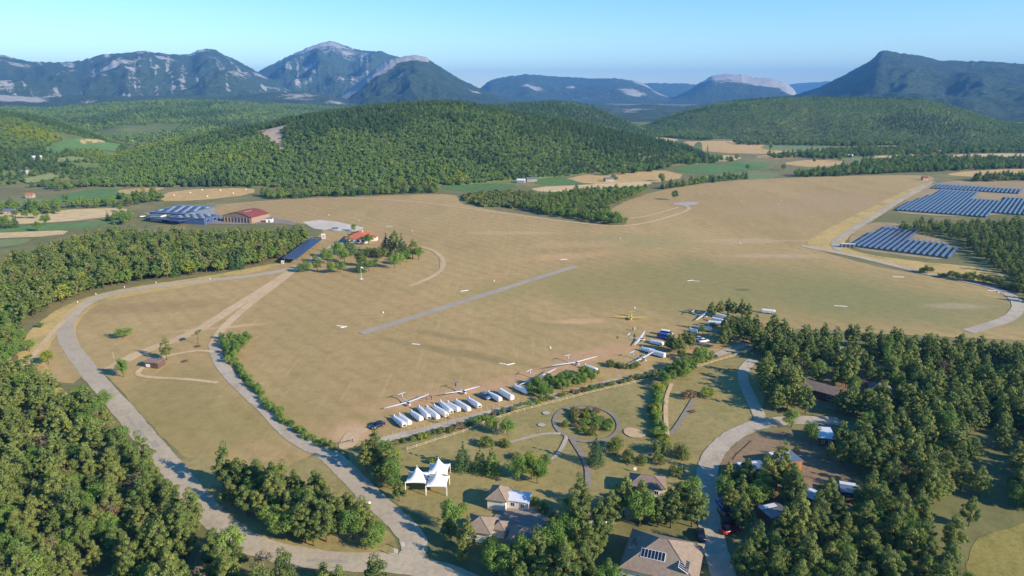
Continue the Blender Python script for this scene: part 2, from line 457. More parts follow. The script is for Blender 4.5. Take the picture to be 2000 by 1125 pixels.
# wooded hills near the valley
H_mid = Hill([(60, 372), (160, 330), (250, 300), (330, 278), (400, 264), (470, 254), (520, 247), (560, 238), (600, 230), (640, 224), (720, 212), (800, 205), (850, 203), (900, 206), (950, 214), (1050, 229), (1150, 248), (1230, 264), (1300, 280), (1350, 292), (1400, 318)],
             1120, [(0, 930), (300, 850), (600, 778), (900, 775), (1050, 830), (1200, 920), (1300, 1010), (1400, 1060)], 500, .9, .10, 130, 3)
H_dark = Hill([(880, 225), (960, 210), (1020, 205), (1080, 202), (1120, 205), (1160, 215), (1200, 230), (1240, 246), (1290, 268)], 1900, 1450, 400, 1, .06, 150, 5)
H_right = Hill([(1225, 258), (1270, 243), (1300, 230), (1340, 217), (1400, 205), (1450, 199), (1520, 194), (1600, 193), (1700, 194), (1790, 197), (1830, 203), (1870, 213), (1910, 226), (1960, 240), (2040, 250), (2120, 255), (2200, 262)],
               2150, [(1200, 1650), (1400, 1640), (1700, 1560), (2000, 1560), (2200, 1600)], 900, .9, .13, 170, 8)
H_left = Hill([(-500, 190), (-300, 205), (-150, 215), (0, 224), (60, 230), (120, 243), (180, 262), (240, 285), (290, 312), (330, 345)], 1500, [(-500, 900), (0, 960), (330, 1000)], 700, .8, .15, 160, 12)
H_roll = Hill([(-500, 200), (-200, 205), (0, 212), (100, 214), (200, 205), (330, 197), (430, 199), (520, 205), (600, 208), (700, 212), (860, 216), (1000, 222)], 3100, 1500, 900, .75, .16, 330, 17)

def hill_mat(name, a, b, c):
    t = NT(name); p = t.pos(); n = t.noise(p, .02, 6, .7); n2 = t.noise(p, .004, 4)
    k = t.mix(t.step(n, .35, .65), lin(a), lin(b)); k = t.mix(t.step(n2, .5, .7), k, lin(c))
    rk = t.n('ShaderNodeAttribute', attribute_name='rock'); n3 = t.noise(t.pos((1, .25, .25)), .06, 6, .7)
    f = t.step(t.math('ADD', rk.outputs['Fac'], t.math('MULTIPLY', t.math('SUBTRACT', n3, .5), 1.6)), .45, .6)
    k = t.mix(f, k, lin('b7a48c')); t.bump(n, .6, 4.0)
    return t.base(k, .95)
M['hillsoil'] = hill_mat('wooded_hill_soil', '5f6d3c', '6f7a45', '82824e')
PXT = lambda px: angles(px, 260)[0]
def scar_w(th, t):         # bare landslip on the middle hill: a wedge that narrows downhill, with a side patch
    w = .003 + .026 * np.clip((t - .38) / .45, 0, 1) ** 1.3; c = PXT(545) - .006 * np.clip((t - .4) / .45, 0, 1) + (vnoise(t * 14, t * 0, 5) - .5) * .012
    a = np.clip(1.3 - np.abs(th - c) / w, 0, 1) * np.clip((t - .36) / .06, 0, 1) * np.clip((.86 - t) / .05, 0, 1)
    a = a * (.55 + .9 * vnoise(th * 320, t * 7, 9)) 
    return np.maximum(a, np.exp(-((th - PXT(588)) / .014) ** 2 - ((t - .86) / .07) ** 2) * .8 * (.5 + vnoise(th * 250, t * 20, 11)))
def scar(TH, U, R): return {'rock': scar_w(TH, U)}
H_mid.mesh('hill', M['hillsoil'], 200, 60, 10, scar)
for h in (H_dark, H_right, H_left, H_roll): h.mesh('hill', M['hillsoil'], 170, 50, 10)

def rock_mat(name, forest, forest2, rock, sc=1.0):
    t = NT(name); p = t.pos(); n = t.noise(p, .004 * sc, 8, .7); n2 = t.noise(p, .03 * sc, 6, .74); n3 = t.noise(p, .0012, 5, .6)
    k = t.mix(t.step(n, .36, .64), lin(forest), lin(forest2))
    k = t.mix(t.math('MULTIPLY', t.step(n2, .45, .75), .5), k, lin('8d8a66'))
    rk = t.n('ShaderNodeAttribute', attribute_name='rock')
    v = t.math('ADD', rk.outputs['Fac'], t.math('MULTIPLY', t.math('SUBTRACT', n, .5), 1.3))
    v = t.math('ADD', v, t.math('MULTIPLY', t.math('SUBTRACT', n2, .5), 1.3))
    k = t.mix(t.step(v, .40, .62), k, t.mix(t.step(n2, .3, .7), lin(rock), t.mix(.4, lin(rock), lin('8a8070'))))
    hb = t.math('ADD', n, t.math('MULTIPLY', n2, .35)); t.bump(hb, 1.0, 140.0)
    return t.base(k, .95)
M['mount'] = rock_mat('mountain_slope', '425c44', '50694e', 'e6e3da')
M['mount_dark'] = rock_mat('mountain_slope_wooded', '3a5440', '466048', 'e0dcd2')

def rockattr(bands, back=.0, gully=.0, seed=0):
    """bands = (px, half width px, u centre, u half width, strength)"""
    def f(TH, U, R):
        a = np.full(TH.shape, float(back))
        g = ridged(TH * 60, U * 2.5, seed + 40, 4)
        a += gully * np.clip((g - .68) * 5, 0, 1)
        p_ = .35 * np.sin(np.minimum(U, 1) * math.pi / 2) ** 1.15 + .65 * np.minimum(U, 1) ** 1.1
        for px, hw, u, hu, st in bands:
            d = ((TH - PXT(px)) / (hw / FPX)) ** 2 + ((p_ - u) / hu) ** 2
            a = np.maximum(a, st * np.exp(-d))
        return {'rock': a}
    return f

Mt_far = Hill([(1440, 190), (1500, 172), (1560, 163), (1600, 160), (1640, 158), (1700, 160), (1800, 170), (1900, 185)], 17000, 15000, 1500, 1, .05, 600, 31, conc=.65)
Mt_w = Hill([(-700, 120), (-500, 100), (-300, 90), (-150, 105), (-60, 112), (0, 107), (22, 112), (65, 121), (110, 122), (160, 118), (200, 106), (240, 104), (280, 99), (330, 106), (372, 107), (385, 98), (403, 95), (420, 97), (440, 108), (470, 122), (500, 139), (530, 154), (570, 168), (620, 190)], 7000, 4300, 1800, 1.15, .38, 420, 33, conc=.65)
Mt_peak = Hill([(420, 190), (470, 165), (510, 137), (535, 124), (560, 111), (600, 93), (625, 84), (643, 80), (660, 84), (690, 95), (720, 100), (745, 100), (775, 111), (820, 125), (880, 150), (950, 190)], 8600, 5600, 2000, 1.1, .34, 480, 35, conc=.65)
Mt_cone = Hill([(560, 222), (620, 206), (660, 189), (700, 161), (735, 133), (760, 118), (790, 109), (812, 108), (832, 112), (860, 131), (900, 155), (940, 174), (980, 188), (1030, 202), (1090, 215)], 5400, 3300, 1400, 1.0, .2, 300, 37, conc=.65)
Mt_low = Hill([(-500, 170), (-200, 175), (0, 186), (80, 190), (180, 186), (260, 188), (350, 184), (430, 188), (520, 182), (600, 178), (660, 190), (760, 205)], 4300, 3150, 700, .9, .30, 300, 39, conc=.65)
Mt_mesa = Hill([(900, 200), (938, 172), (955, 158), (975, 152), (1000, 148), (1030, 145), (1080, 149), (1150, 153), (1205, 153), (1235, 157), (1262, 166), (1290, 182), (1330, 197), (1380, 208)], 9500, 6500, 2000, 1.0, .24, 650, 41, conc=.65)
Mt_back = Hill([(1180, 185), (1240, 166), (1270, 162), (1340, 163), (1400, 170), (1470, 185)], 12000, 10000, 1500, 1, .1, 700, 43, conc=.65)
Mt_white = Hill([(1230, 215), (1290, 200), (1340, 180), (1370, 160), (1392, 147), (1420, 144), (1450, 145), (1475, 151), (1510, 154), (1535, 161), (1548, 172), (1556, 184), (1610, 200)], 8800, 6200, 1600, 1.0, .2, 500, 45, conc=.65)
Mt_right = Hill([(1400, 218), (1470, 200), (1550, 186), (1600, 170), (1650, 146), (1690, 124), (1708, 112), (1716, 102), (1726, 98), (1760, 104), (1800, 109), (1830, 117), (1870, 119), (1930, 120), (1990, 124), (2060, 132), (2200, 125), (2400, 140), (2600, 190)], 5600, 3000, 2500, 1.25, .22, 380, 47, conc=.65)
Mt_low2 = Hill([(840, 214), (930, 203), (1000, 198), (1080, 203), (1150, 200), (1210, 206), (1270, 203), (1340, 207), (1420, 198), (1500, 194), (1600, 190), (1700, 198)], 4600, 2500, 700, .9, .3, 300, 49, conc=.4)
Mt_far.mesh('mountain', M['mount_dark'], 60, 20, 6, rockattr([]))
Mt_w.mesh('mountain', M['mount'], 330, 110, 10, rockattr([(30, 28, .97, .03, .8), (240, 40, .66, .05, .8), (275, 14, .58, .04, .8), (405, 22, .97, .04, .75), (440, 22, .75, .12, .55), (330, 30, .85, .04, .7), (470, 30, .45, .08, .6), (60, 40, .8, .05, .6), (520, 14, .9, .05, .8)], .10, .42, 1))
Mt_peak.mesh('mountain', M['mount'], 240, 100, 10, rockattr([(640, 60, .93, .12, .75), (690, 40, .85, .1, .55), (600, 40, .8, .06, .4), (560, 30, .9, .04, .4)], .14, .42, 2))
Mt_mesa.mesh('mountain', M['mount_dark'], 220, 80, 10, rockattr([(1250, 25, .93, .07, .95), (1285, 18, .8, .1, .8), (1110, 12, .6, .1, .7), (1040, 25, .4, .08, .8), (1230, 30, .3, .12, .75)], .0, .3, 3))
Mt_back.mesh('mountain', M['mount_dark'], 80, 30, 6, rockattr([]))
Mt_white.mesh('mountain', M['mount_dark'], 180, 90, 10, rockattr([(1400, 25, .9, .2, 2.2), (1440, 40, .9, .2, 2.2), (1490, 40, .86, .22, 2.2), (1535, 18, .75, .3, 2.0), (1420, 50, .8, .06, .5)], 0, .15, 4))
def cone_rock(TH, U, R):
    base = rockattr([(790, 30, .96, .10, 2.6), (825, 14, .94, .10, 2.4), (755, 25, .95, .14, 2.8), (720, 25, .92, .18, 2.8), (690, 25, .88, .24, 2.8), (660, 28, .8, .35, 2.6), (825, 10, .9, .06, 1.2), (930, 18, .75, .06, .7), (785, 12, .55, .08, .6), (870, 10, .6, .06, .6)], 0, .16, 5)(TH, U, R)
    return base
Mt_cone.mesh('mountain', M['mount_dark'], 260, 110, 10, cone_rock)
Mt_low.mesh('mountain', M['mount'], 240, 60, 8, rockattr([(30, 45, .85, .35, .9), (75, 25, .8, .2, .8), (180, 25, .6, .2, .5), (420, 40, .7, .2, .45), (590, 50, .7, .3, .5), (660, 30, .6, .3, .6)], .05, .2, 6))
Mt_low2.mesh('mountain', M['mount'], 200, 50, 8, rockattr([(1240, 60, .5, .3, .4)], .02, .25, 8))
Mt_right.mesh('mountain', M['mount_dark'], 280, 110, 10, rockattr([(1600, 40, .35, .05, .5)], 0, .14, 7))

# ------------------------------------------------------------------ fields, airfield, lawns, roads
FLAT = [
 ('field', 'stubble', [(300, 393), (335, 371), (498, 366), (495, 380), (385, 392)], 2),
 ('field', 'green_field', [(85, 386), (190, 367), (275, 372), (240, 392), (120, 402)], 3),
 ('field', 'stubble', [(225, 372), (262, 368), (330, 366), (300, 374), (240, 380)], 2),
 ('field', 'stubble2', [(-60, 424), (100, 411), (255, 404), (235, 421), (130, 433), (-60, 442)], 2),
 ('field', 'green_field2', [(-60, 398), (60, 388), (90, 386), (110, 402), (-60, 412)], 3),
 ('field', 'green_field', [(-60, 446), (130, 437), (240, 427), (215, 440), (60, 452), (-60, 456)], 3),
 ('field', 'stubble2', [(-60, 457), (60, 452), (135, 449), (125, 460), (-60, 468)], 2),
 ('field', 'green_field2', [(-60, 472), (70, 464), (40, 478), (-60, 488)], 3),
 ('field', 'green_field', [(860, 361), (1000, 357), (1015, 369), (870, 374)], 2),
 ('field', 'green_field', [(1040, 349), (1110, 344), (1165, 357), (1050, 363)], 2),
 ('field', 'stubble', [(1095, 345), (1285, 330), (1350, 345), (1260, 360), (1150, 361)], 2),
 ('field', 'stubble2', [(1030, 366), (1160, 360), (1285, 353), (1240, 370), (1060, 377)], 2),
 ('field', 'stubble', [(1232, 247), (1290, 252), (1420, 268), (1330, 268), (1240, 256)], 2),
 ('field', 'stubble', [(1305, 280), (1360, 275), (1500, 275), (1625, 286), (1600, 296), (1450, 302), (1340, 292)], 3),
 ('field', 'green_field2', [(1500, 278), (1610, 282), (1625, 288), (1580, 296), (1480, 293)], 3),
 ('field', 'stubble2', [(1345, 308), (1440, 302), (1450, 312), (1390, 318)], 2),
 ('field', 'green_field', [(1300, 331), (1420, 316), (1515, 318), (1480, 334), (1360, 341)], 2),
 ('field', 'green_field2', [(1350, 345), (1480, 336), (1530, 340), (1500, 350), (1380, 354)], 2),
 ('field', 'stubble', [(1515, 319), (1590, 311), (1665, 316), (1600, 329)], 2),
 ('field', 'green_field2', [(1620, 310), (1700, 300), (1760, 303), (1700, 318)], 2),
 ('field', 'stubble', [(1640, 286), (1760, 284), (1830, 290), (1740, 296)], 2),
 ('field', 'stubble2', [(1830, 305), (1900, 300), (2100, 300), (2100, 312), (1880, 313)], 2),
 ('field', 'stubble', [(1780, 280), (1980, 276), (2100, 281), (1960, 287), (1840, 286)], 2),
 ('field', 'stubble2', [(1240, 262), (1330, 272), (1310, 278), (1262, 270)], 2),
 ('field', 'stubble', [(1460, 306), (1540, 300), (1600, 303), (1520, 312)], 2),
 ('field', 'green_field', [(1540, 332), (1640, 324), (1680, 326), (1600, 338)], 2),
 ('field', 'stubble2', [(1700, 304), (1790, 300), (1810, 305), (1720, 310)], 2),
 ('field', 'stubble', [(1660, 274), (1780, 277), (1760, 282), (1650, 281)], 2),
 ('field', 'green_field', [(1860, 292), (2100, 288), (2100, 296), (1880, 298)], 2),
 ('field', 'stubble', [(1830, 342), (1900, 333), (2150, 325), (2150, 345), (1950, 348)], 2),
]
for k, (nm, mt, pts, jg) in enumerate(FLAT): sheet(nm, pts, M[mt], jag=jg, z=.05 + .004 * k, it=1)

AIR = [(60, 705), (100, 640), (150, 597), (250, 570), (420, 545), (560, 512), (600, 480), (640, 445), (560, 432), (470, 428), (400, 415), (420, 402), (520, 392), (700, 384), (860, 378), (900, 383), (895, 398), (950, 408), (1060, 425), (1180, 441), (1235, 438), (1200, 422), (1190, 405), (1285, 371), (1390, 356), (1450, 351), (1600, 345), (1780, 341), (1832, 346), (1800, 362), (1700, 415), (1640, 440), (1590, 463), (1568, 478), (1600, 490), (1700, 518), (1800, 537), (1900, 553), (1965, 568), (1995, 590), (2000, 606), (2100, 640), (2100, 670), (1900, 660), (1700, 650), (1520, 640), (1470, 690), (1300, 728), (1150, 765), (1000, 800), (870, 832), (735, 868), (690, 872), (640, 872), (585, 905), (540, 935), (420, 905), (365, 900), (320, 860), (265, 800), (215, 735), (180, 720), (130, 760)]
c_ = lambda px, py: G(px, py)
def blob(px, py, rx, ry, ang, hx, st): x, y = G(px, py); return (x, y, rx, ry, ang, hx, st)
AB = [blob(1500, 560, 130, 75, -.3, '8d8a54', .75), blob(1750, 590, 90, 40, -.4, '8e8a58', .7), blob(1250, 560, 60, 50, 0, '9a8d58', .6),
      blob(1230, 470, 55, 30, 0, '9a9560', .5), blob(1010, 565, 50, 25, .6, '9d9159', .55),
      blob(880, 770, 34, 7, .45, 'c39c74', .8), blob(1170, 690, 26, 8, .5, 'c39c74', .8), blob(690, 845, 9, 9, .4, 'cda780', .9), blob(1060, 728, 22, 7, .5, 'c29d76', .8),
      blob(1130, 628, 14, 4, .1, 'cba878', .9), blob(1110, 500, 40, 14, .3, 'cda676', .6), blob(1000, 455, 40, 8, 0, 'c9a878', .6), blob(1120, 478, 45, 16, .2, 'c8a474', .5),
      blob(430, 640, 26, 3, .3, 'ccae7c', .8), blob(860, 655, 24, 4, -.45, '8c7a50', .45), blob(1120, 640, 50, 4, -.3, '94885a', .45), blob(900, 690, 50, 4.5, -.45, '857a4c', .5),
      blob(290, 600, 40, 12, .2, '9a7f54', .5), blob(430, 830, 40, 25, .5, '968a52', .6), blob(330, 780, 20, 35, .2, '938850', .6),
      blob(1480, 470, 60, 10, 0, 'c2a67e', .7), blob(1500, 500, 40, 7, 0, 'c4ab86', .6), blob(1870, 598, 18, 7, 0, 'b9a583', .6), blob(1450, 566, 5, 3, 0, '6a6244', .7),
      blob(780, 590, 50, 7, .7, 'bb9c68', .5), blob(590, 640, 30, 30, 0, 'a6905c', .4), blob(960, 540, 18, 6, .6, 'bd9d68', .6), blob(1600, 400, 120, 60, .6, 'b39a72', .5)]
M['air'] = ground_mat('airfield_dry_grass', 'b09563', 'bba06c', 'a5905c', (.006, .035, .45), .5, (1, .35, 1), -.35, .3, AB, mown=-.71, mott=.42)
sheet('airfield', AIR, M['air'], jag=1.2, z=.02, it=1)
sheet('lawn', [(660, 882), (735, 880), (830, 858), (1000, 806), (1300, 734), (1480, 686), (1500, 760), (1480, 830), (1390, 870), (1375, 960), (1300, 985), (1200, 1030), (1010, 1050), (960, 1080), (860, 1030), (760, 975)], M['lawn'], jag=.8)
sheet('roadside_grass', [(335, 900), (380, 890), (430, 895), (540, 925), (590, 895), (640, 885), (700, 950), (770, 1050), (785, 1092), (600, 1086), (480, 1058), (400, 985)], M['lawn'], jag=.8)
sheet('clearing', [(1400, 905), (1430, 862), (1500, 838), (1620, 840), (1660, 905), (1700, 960), (1660, 1000), (1560, 1020), (1470, 1010), (1410, 960)], M['dirt'] if False else ground_mat('pine_litter', '8a7558', '978062', '6f6844', (.03, .1, .8), .4), jag=1.0)
sheet('clearing', [(1560, 745), (1640, 712), (1720, 706), (1800, 740), (1760, 790), (1680, 800), (1600, 800)], bpy.data.materials['pine_litter'], jag=1.0)
sheet('meadow', [(1880, 1070), (1960, 1030), (2100, 1000), (2400, 1050), (2300, 1300), (1900, 1300)], ground_mat('dry_meadow', '8f8748', '9d9050', '7d7a40', (.03, .12, .8), .5), jag=.8)
sheet('verge', [(25, 700), (60, 640), (130, 592), (240, 562), (420, 538), (545, 512), (556, 516), (420, 552), (250, 578), (160, 600), (100, 660), (85, 720), (150, 790), (120, 780), (60, 740)], M['straw'], jag=.8)
sheet('dirt_bank', [(1565, 480), (1600, 455), (1660, 425), (1740, 385), (1812, 355), (1826, 358), (1760, 395), (1690, 440), (1645, 470), (1660, 492), (1800, 512), (1900, 520), (1965, 535), (1960, 555), (1880, 545), (1780, 528), (1680, 505), (1610, 488)], M['straw'], jag=1.2)
sheet('solar_yard', [(1640, 482), (1690, 433), (1760, 436), (1765, 450), (1850, 468), (1870, 510), (1760, 500)], ground_mat('solar_yard_soil', 'a8916a', 'b39c74', '8b8358', (.03, .1, .5), .4), jag=.8)
sheet('solar_yard', [(1735, 414), (1800, 372), (1832, 352), (2150, 346), (2150, 410), (1960, 418), (1900, 424), (1800, 420)], bpy.data.materials['solar_yard_soil'], jag=1.0)

MAIN = [(700, 452), (668, 470), (625, 500), (590, 519), (540, 532), (470, 542), (400, 549), (340, 555), (270, 564), (210, 575), (165, 592), (137, 618), (124, 642), (132, 668), (158, 705), (195, 750), (240, 800), (290, 862), (335, 912), (372, 960), (410, 1005), (450, 1042), (500, 1068), (570, 1086), (660, 1098), (780, 1098), (900, 1128), (960, 1170)]
ribbon('verge', [(x + 16, y + 4) for x, y in MAIN[7:18]], 2.0, M['straw'], keep=0)
ribbon('road', MAIN, 6.4, M['asphalt'])
for k_, (px_, py_, L_, w_, a_) in enumerate(((256, 824, 9, .9, -.87), (282, 852, 11, .7, -.85), (302, 868, 5, 1.8, -.85), (640, 1096, 9, 1.0, -.05))):
    gx_, gy_ = G(px_, py_); ca_, sa_ = math.cos(a_), math.sin(a_)
    sheet('road_patch', [(gx_ + ca_ * u_ * L_ / 2 - sa_ * v_ * w_ / 2, gy_ + sa_ * u_ * L_ / 2 + ca_ * v_ * w_ / 2) for u_, v_ in ((-1, -1), (1, -1), (1, 1), (-1, 1))], M['runway'], world_pts=True, it=0)
GATE = [(800, 1098), (815, 1060), (780, 1020), (740, 985), (700, 945), (668, 912), (640, 888), (600, 872), (560, 845), (520, 800), (480, 765), (445, 730), (425, 702), (418, 672)]
ribbon('road', GATE[:7], 6.0, M['asphalt'])
ribbon('track', GATE[5:], 4.6, M['gravel'])
ribbon('track', [(417, 676), (424, 656), (445, 630), (490, 592), (540, 556), (580, 524)], 4.0, M['dirt'])
ribbon('track', [(215, 722), (260, 695), (310, 676), (380, 650), (440, 612), (500, 574), (545, 545), (575, 524)], 5.5, M['dirt'])
ribbon('track', [(418, 688), (390, 684), (350, 690), (310, 700), (260, 730), (290, 738), (360, 740), (425, 748)], 2.0, M['dirt'])
ribbon('runway', [(705, 652), (1125, 520)], 4.8, M['runway'], it=0, rag=.22)
ribbon('track', [(738, 866), (760, 856), (830, 840), (930, 813), (1050, 783), (1180, 750), (1300, 722), (1380, 700), (1460, 672)], 3.6, M['gravel'])
sheet('track', [(660, 862), (690, 838), (735, 835), (700, 858), (680, 880), (655, 880)], M['dirt'], jag=1.6)
RR = [(1430, 1170), (1405, 1100), (1388, 1040), (1381, 985), (1378, 935), (1388, 895), (1410, 866), (1445, 842), (1490, 826), (1560, 820), (1640, 823)]
ribbon('road', RR, 5.6, M['gravel'])
ribbon('road', [(1488, 826), (1478, 800), (1462, 770), (1450, 742), (1452, 720), (1472, 702)], 4.0, M['asphalt'])
ribbon('road', [(1568, 480), (1600, 488), (1650, 496), (1740, 517), (1830, 540), (1920, 556), (1972, 574), (1993, 597), (1978, 619), (1940, 634), (1890, 648)], 5.5, M['gravel'])
ribbon('track', [(1640, 490), (1625, 476), (1660, 452), (1720, 415), (1780, 378), (1822, 354)], 5, M['gravel'])
ribbon('track', [(420, 402), (520, 392), (660, 386), (780, 391), (890, 404), (1040, 425), (1150, 438), (1205, 443), (1260, 437), (1320, 420), (1352, 408), (1330, 398)], 3.5, M['dirt'], keep=0)
ribbon('track', [(1180, 434), (1260, 424), (1325, 405)], 2.5, M['dirt'], keep=0, rag=.3)
ribbon('track', [(800, 560), (860, 535), (868, 510), (850, 490), (820, 482)], 3.0, M['dirt'], keep=0, rag=.5)
ribbon('track', [(30, 740), (60, 700), (110, 640), (160, 592)], 2.5, M['dirt'], keep=0, rag=.4)
ribbon('track', [(20, 720), (40, 780), (70, 830)], 2.2, M['dirt'], keep=0, rag=.4)
sheet('car_park', [(590, 434), (625, 430), (660, 434), (712, 445), (700, 453), (655, 452), (613, 447)], M['carpark'], it=0)
sheet('hangar_yard', [(262, 413), (330, 432), (440, 440), (540, 436), (590, 442), (560, 428), (470, 420), (380, 420)], M['plaza'], it=1)
sheet('apron', [(1310, 398), (1345, 394), (1370, 396), (1352, 402), (1322, 402)], M['concrete'], it=1)
# park: ring path, spokes
cx0, cy0 = G(1145, 826)
ring = [(cx0 + 10.0 * math.cos(2 * math.pi * k / 40), cy0 + 12.5 * math.sin(2 * math.pi * k / 40)) for k in range(40)]
ribbon('path', ring, 1.3, M['plaza'], it=0, world_pts=True, closed=True, keep=0, rag=.05)
ribbon('path', [(985, 868), (1020, 858), (1060, 848), (1095, 848)], 1.3, M['gravel'], keep=.3)
ribbon('path', [(1108, 852), (1100, 872), (1085, 895), (1065, 900)], 1.3, M['gravel'], keep=.3)
ribbon('path', [(1112, 852), (1128, 876), (1146, 905), (1149, 930), (1148, 955)], 1.6, M['plaza'], keep=.3)
ribbon('path', [(1358, 775), (1340, 805), (1318, 840), (1300, 858), (1262, 890), (1225, 908)], 1.5, M['plaza'], keep=.3)
ribbon('path', [(1312, 750), (1300, 780), (1300, 820), (1305, 865)], 1.4, M['dirt'], keep=0)
sheet('gravel_bed', [(1215, 838), (1240, 836), (1268, 850), (1245, 858), (1222, 852)], M['dirt'], jag=.3)
for px, py in ((1058, 831), (1067, 808)): 
    x, y = G(px, py); sheet('paved_circle', [(x + 1.3 * math.cos(a * .524), y + 1.3 * math.sin(a * .524)) for a in range(12)], M['concrete'], world_pts=True, it=1)
sheet('courtyard', [(965, 1005), (1000, 985), (1040, 990), (1070, 1010), (1060, 1035), (1000, 1045), (960, 1030)], M['plaza'], it=1)

# ------------------------------------------------------------------ buildings
EXCL = []           # (x, y, radius) kept clear of trees
def roof_mesh(w, d, wh, rh, kind, over, th=.18):
    mb = MB(); a, b = w / 2 + over, d / 2 + over; z0 = wh - .05
    def slab(top):
        n = len(top); bot = [(x, y, z - th) for x, y, z in top]
        mb.add(list(top) + bot, [tuple(range(n)), tuple(range(2 * n - 1, n - 1, -1))] + [(i, n + i, n + (i + 1) % n, (i + 1) % n) for i in range(n)])
    z0 += th + .05; z1 = z0 + rh
    if kind == 'gable':
        v = [(-a, -b, z0), (a, -b, z0), (a, b, z0), (-a, b, z0), (-a, 0, z1), (a, 0, z1)]
        mb.add(v + [(x, y, z - th) for x, y, z in v], [(0, 1, 5, 4), (2, 3, 4, 5), (6, 10, 11, 7), (8, 11, 10, 9), (0, 6, 7, 1), (2, 8, 9, 3), (0, 4, 10, 6), (4, 3, 9, 10), (1, 7, 11, 5), (5, 11, 8, 2)])
    elif kind == 'hip':
        r = max(0.0, a - b) if a > b else 0.0; q = max(0.0, b - a) if b > a else 0.0
        r = max(r, .02); v = [(-a, -b, z0), (a, -b, z0), (a, b, z0), (-a, b, z0), (-r, -q, z1), (r, -q, z1), (r, q, z1), (-r, q, z1)]
        mb.add(v + [(x, y, z - th) for x, y, z in v[:4]], [(0, 1, 5, 4), (1, 2, 6, 5), (2, 3, 7, 6), (3, 0, 4, 7), (4, 5, 6, 7), (8, 11, 10, 9), (0, 8, 9, 1), (1, 9, 10, 2), (2, 10, 11, 3), (3, 11, 8, 0)])
    elif kind == 'mono':
        slab([(-a, -b, z0), (a, -b, z0), (a, b, z0 + rh), (-a, b, z0 + rh)])
    return mb

def opening(par, w, d, side, u, z, ow, oh, kind='window'):
    """a window or a door set on a wall; side 0 front(-y) 1 right 2 back 3 left, u along the wall"""
    n = (w / 2, d / 2); e = .05
    pos = {0: (u, -d / 2, 0), 1: (w / 2, u, -0), 2: (-u, d / 2, 0), 3: (-w / 2, -u, 0)}[side]
    rz = {0: 0, 1: math.pi / 2, 2: math.pi, 3: -math.pi / 2}[side]
    fr = MB(); t = .07
    for c, s in (((0, -.03, oh / 2), (ow, .08, t)), ((0, -.03, -oh / 2), (ow, .08, t)), ((-ow / 2, -.03, 0), (t, .08, oh + t)), ((ow / 2, -.03, 0), (t, .08, oh + t)), ((0, -.03, 0), (.05, .06, oh))):
        fr.box(c, s)
    o = build(kind, fr, M['white'] if kind == 'window' else M['brownwood'], par, (pos[0], pos[1], z), rz)
    p = MB().box((0, -.012, 0), (ow - t, .03, oh - t)); build('pane' if kind == 'window' else 'door_panel', p, M['glass'] if kind == 'window' else M['brownwood'], o)
    return o

def house(label, cat, x, y, w, d, rz, wh=2.7, rh=1.6, kind='hip', wall='plaster', roof='tile', over=.4, wins=(), doors=(), group=None, name='house', extra=None):
    r = empty(name, (x, y, 0), rz, label, cat, group); EXCL.append((x, y, math.hypot(w, d) / 2 + 1.0))
    mb = MB(); mb.box((0, 0, wh / 2), (w, d, wh))
    if kind == 'gable': mb.add([(-w / 2, -d / 2, wh), (-w / 2, d / 2, wh), (-w / 2, 0, wh + rh * d / (d + 2 * over)), (w / 2, -d / 2, wh), (w / 2, d / 2, wh), (w / 2, 0, wh + rh * d / (d + 2 * over))], [(0, 1, 2), (3, 5, 4), (0, 2, 5, 3), (1, 4, 5, 2)])
    if kind == 'mono':
        z1 = wh + rh * .96; mb.add([(-w / 2, -d / 2, wh), (w / 2, -d / 2, wh), (w / 2, d / 2, wh), (-w / 2, d / 2, wh), (w / 2, d / 2, z1), (-w / 2, d / 2, z1)], [(0, 1, 4, 5), (1, 2, 4), (3, 0, 5), (2, 3, 5, 4)])
    build('wall', mb, M[wall], r); rf = build('roof', roof_mesh(w, d, wh, rh, kind, over), M[roof], r)
    if kind == 'hip' and rh > .8:
        a, b = w / 2 + over, d / 2 + over; rr = max(a - b, .02); q = max(b - a, 0); z0 = wh + .18; z1 = z0 + rh; cp = MB()
        for s, t_ in ((-1, -1), (1, -1), (1, 1), (-1, 1)): cp.tube([(s * a, t_ * b, z0 + .02), (s * rr, t_ * q, z1 + .03)], .08, 5)
        cp.tube([(-rr, -q, z1 + .03), (rr, q, z1 + .03)], .09, 5); build('ridge_cap', cp, M[roof], rf)
    for q in wins: opening(r, w, d, *q)
    for q in doors: opening(r, w, d, *q, kind='door')
    return r, rf

def rect_px(a, b, c, z):
    """world frame from pixels: a, b = front-left and front-right corners at height z, c = back-left"""
    A, B, C = (np.array(G(*p, z)) for p in (a, b, c)); w = np.linalg.norm(B - A); ux = (B - A) / w; uy = np.array((-ux[1], ux[0])); d = float(np.dot(C - A, uy))
    ctr = A + ux * w / 2 + uy * d / 2; return float(ctr[0]), float(ctr[1]), float(w), float(d), math.atan2(ux[1], ux[0])

def off(x, y, rz, lx, ly): return x + math.cos(rz) * lx - math.sin(rz) * ly, y + math.sin(rz) * lx + math.cos(rz) * ly

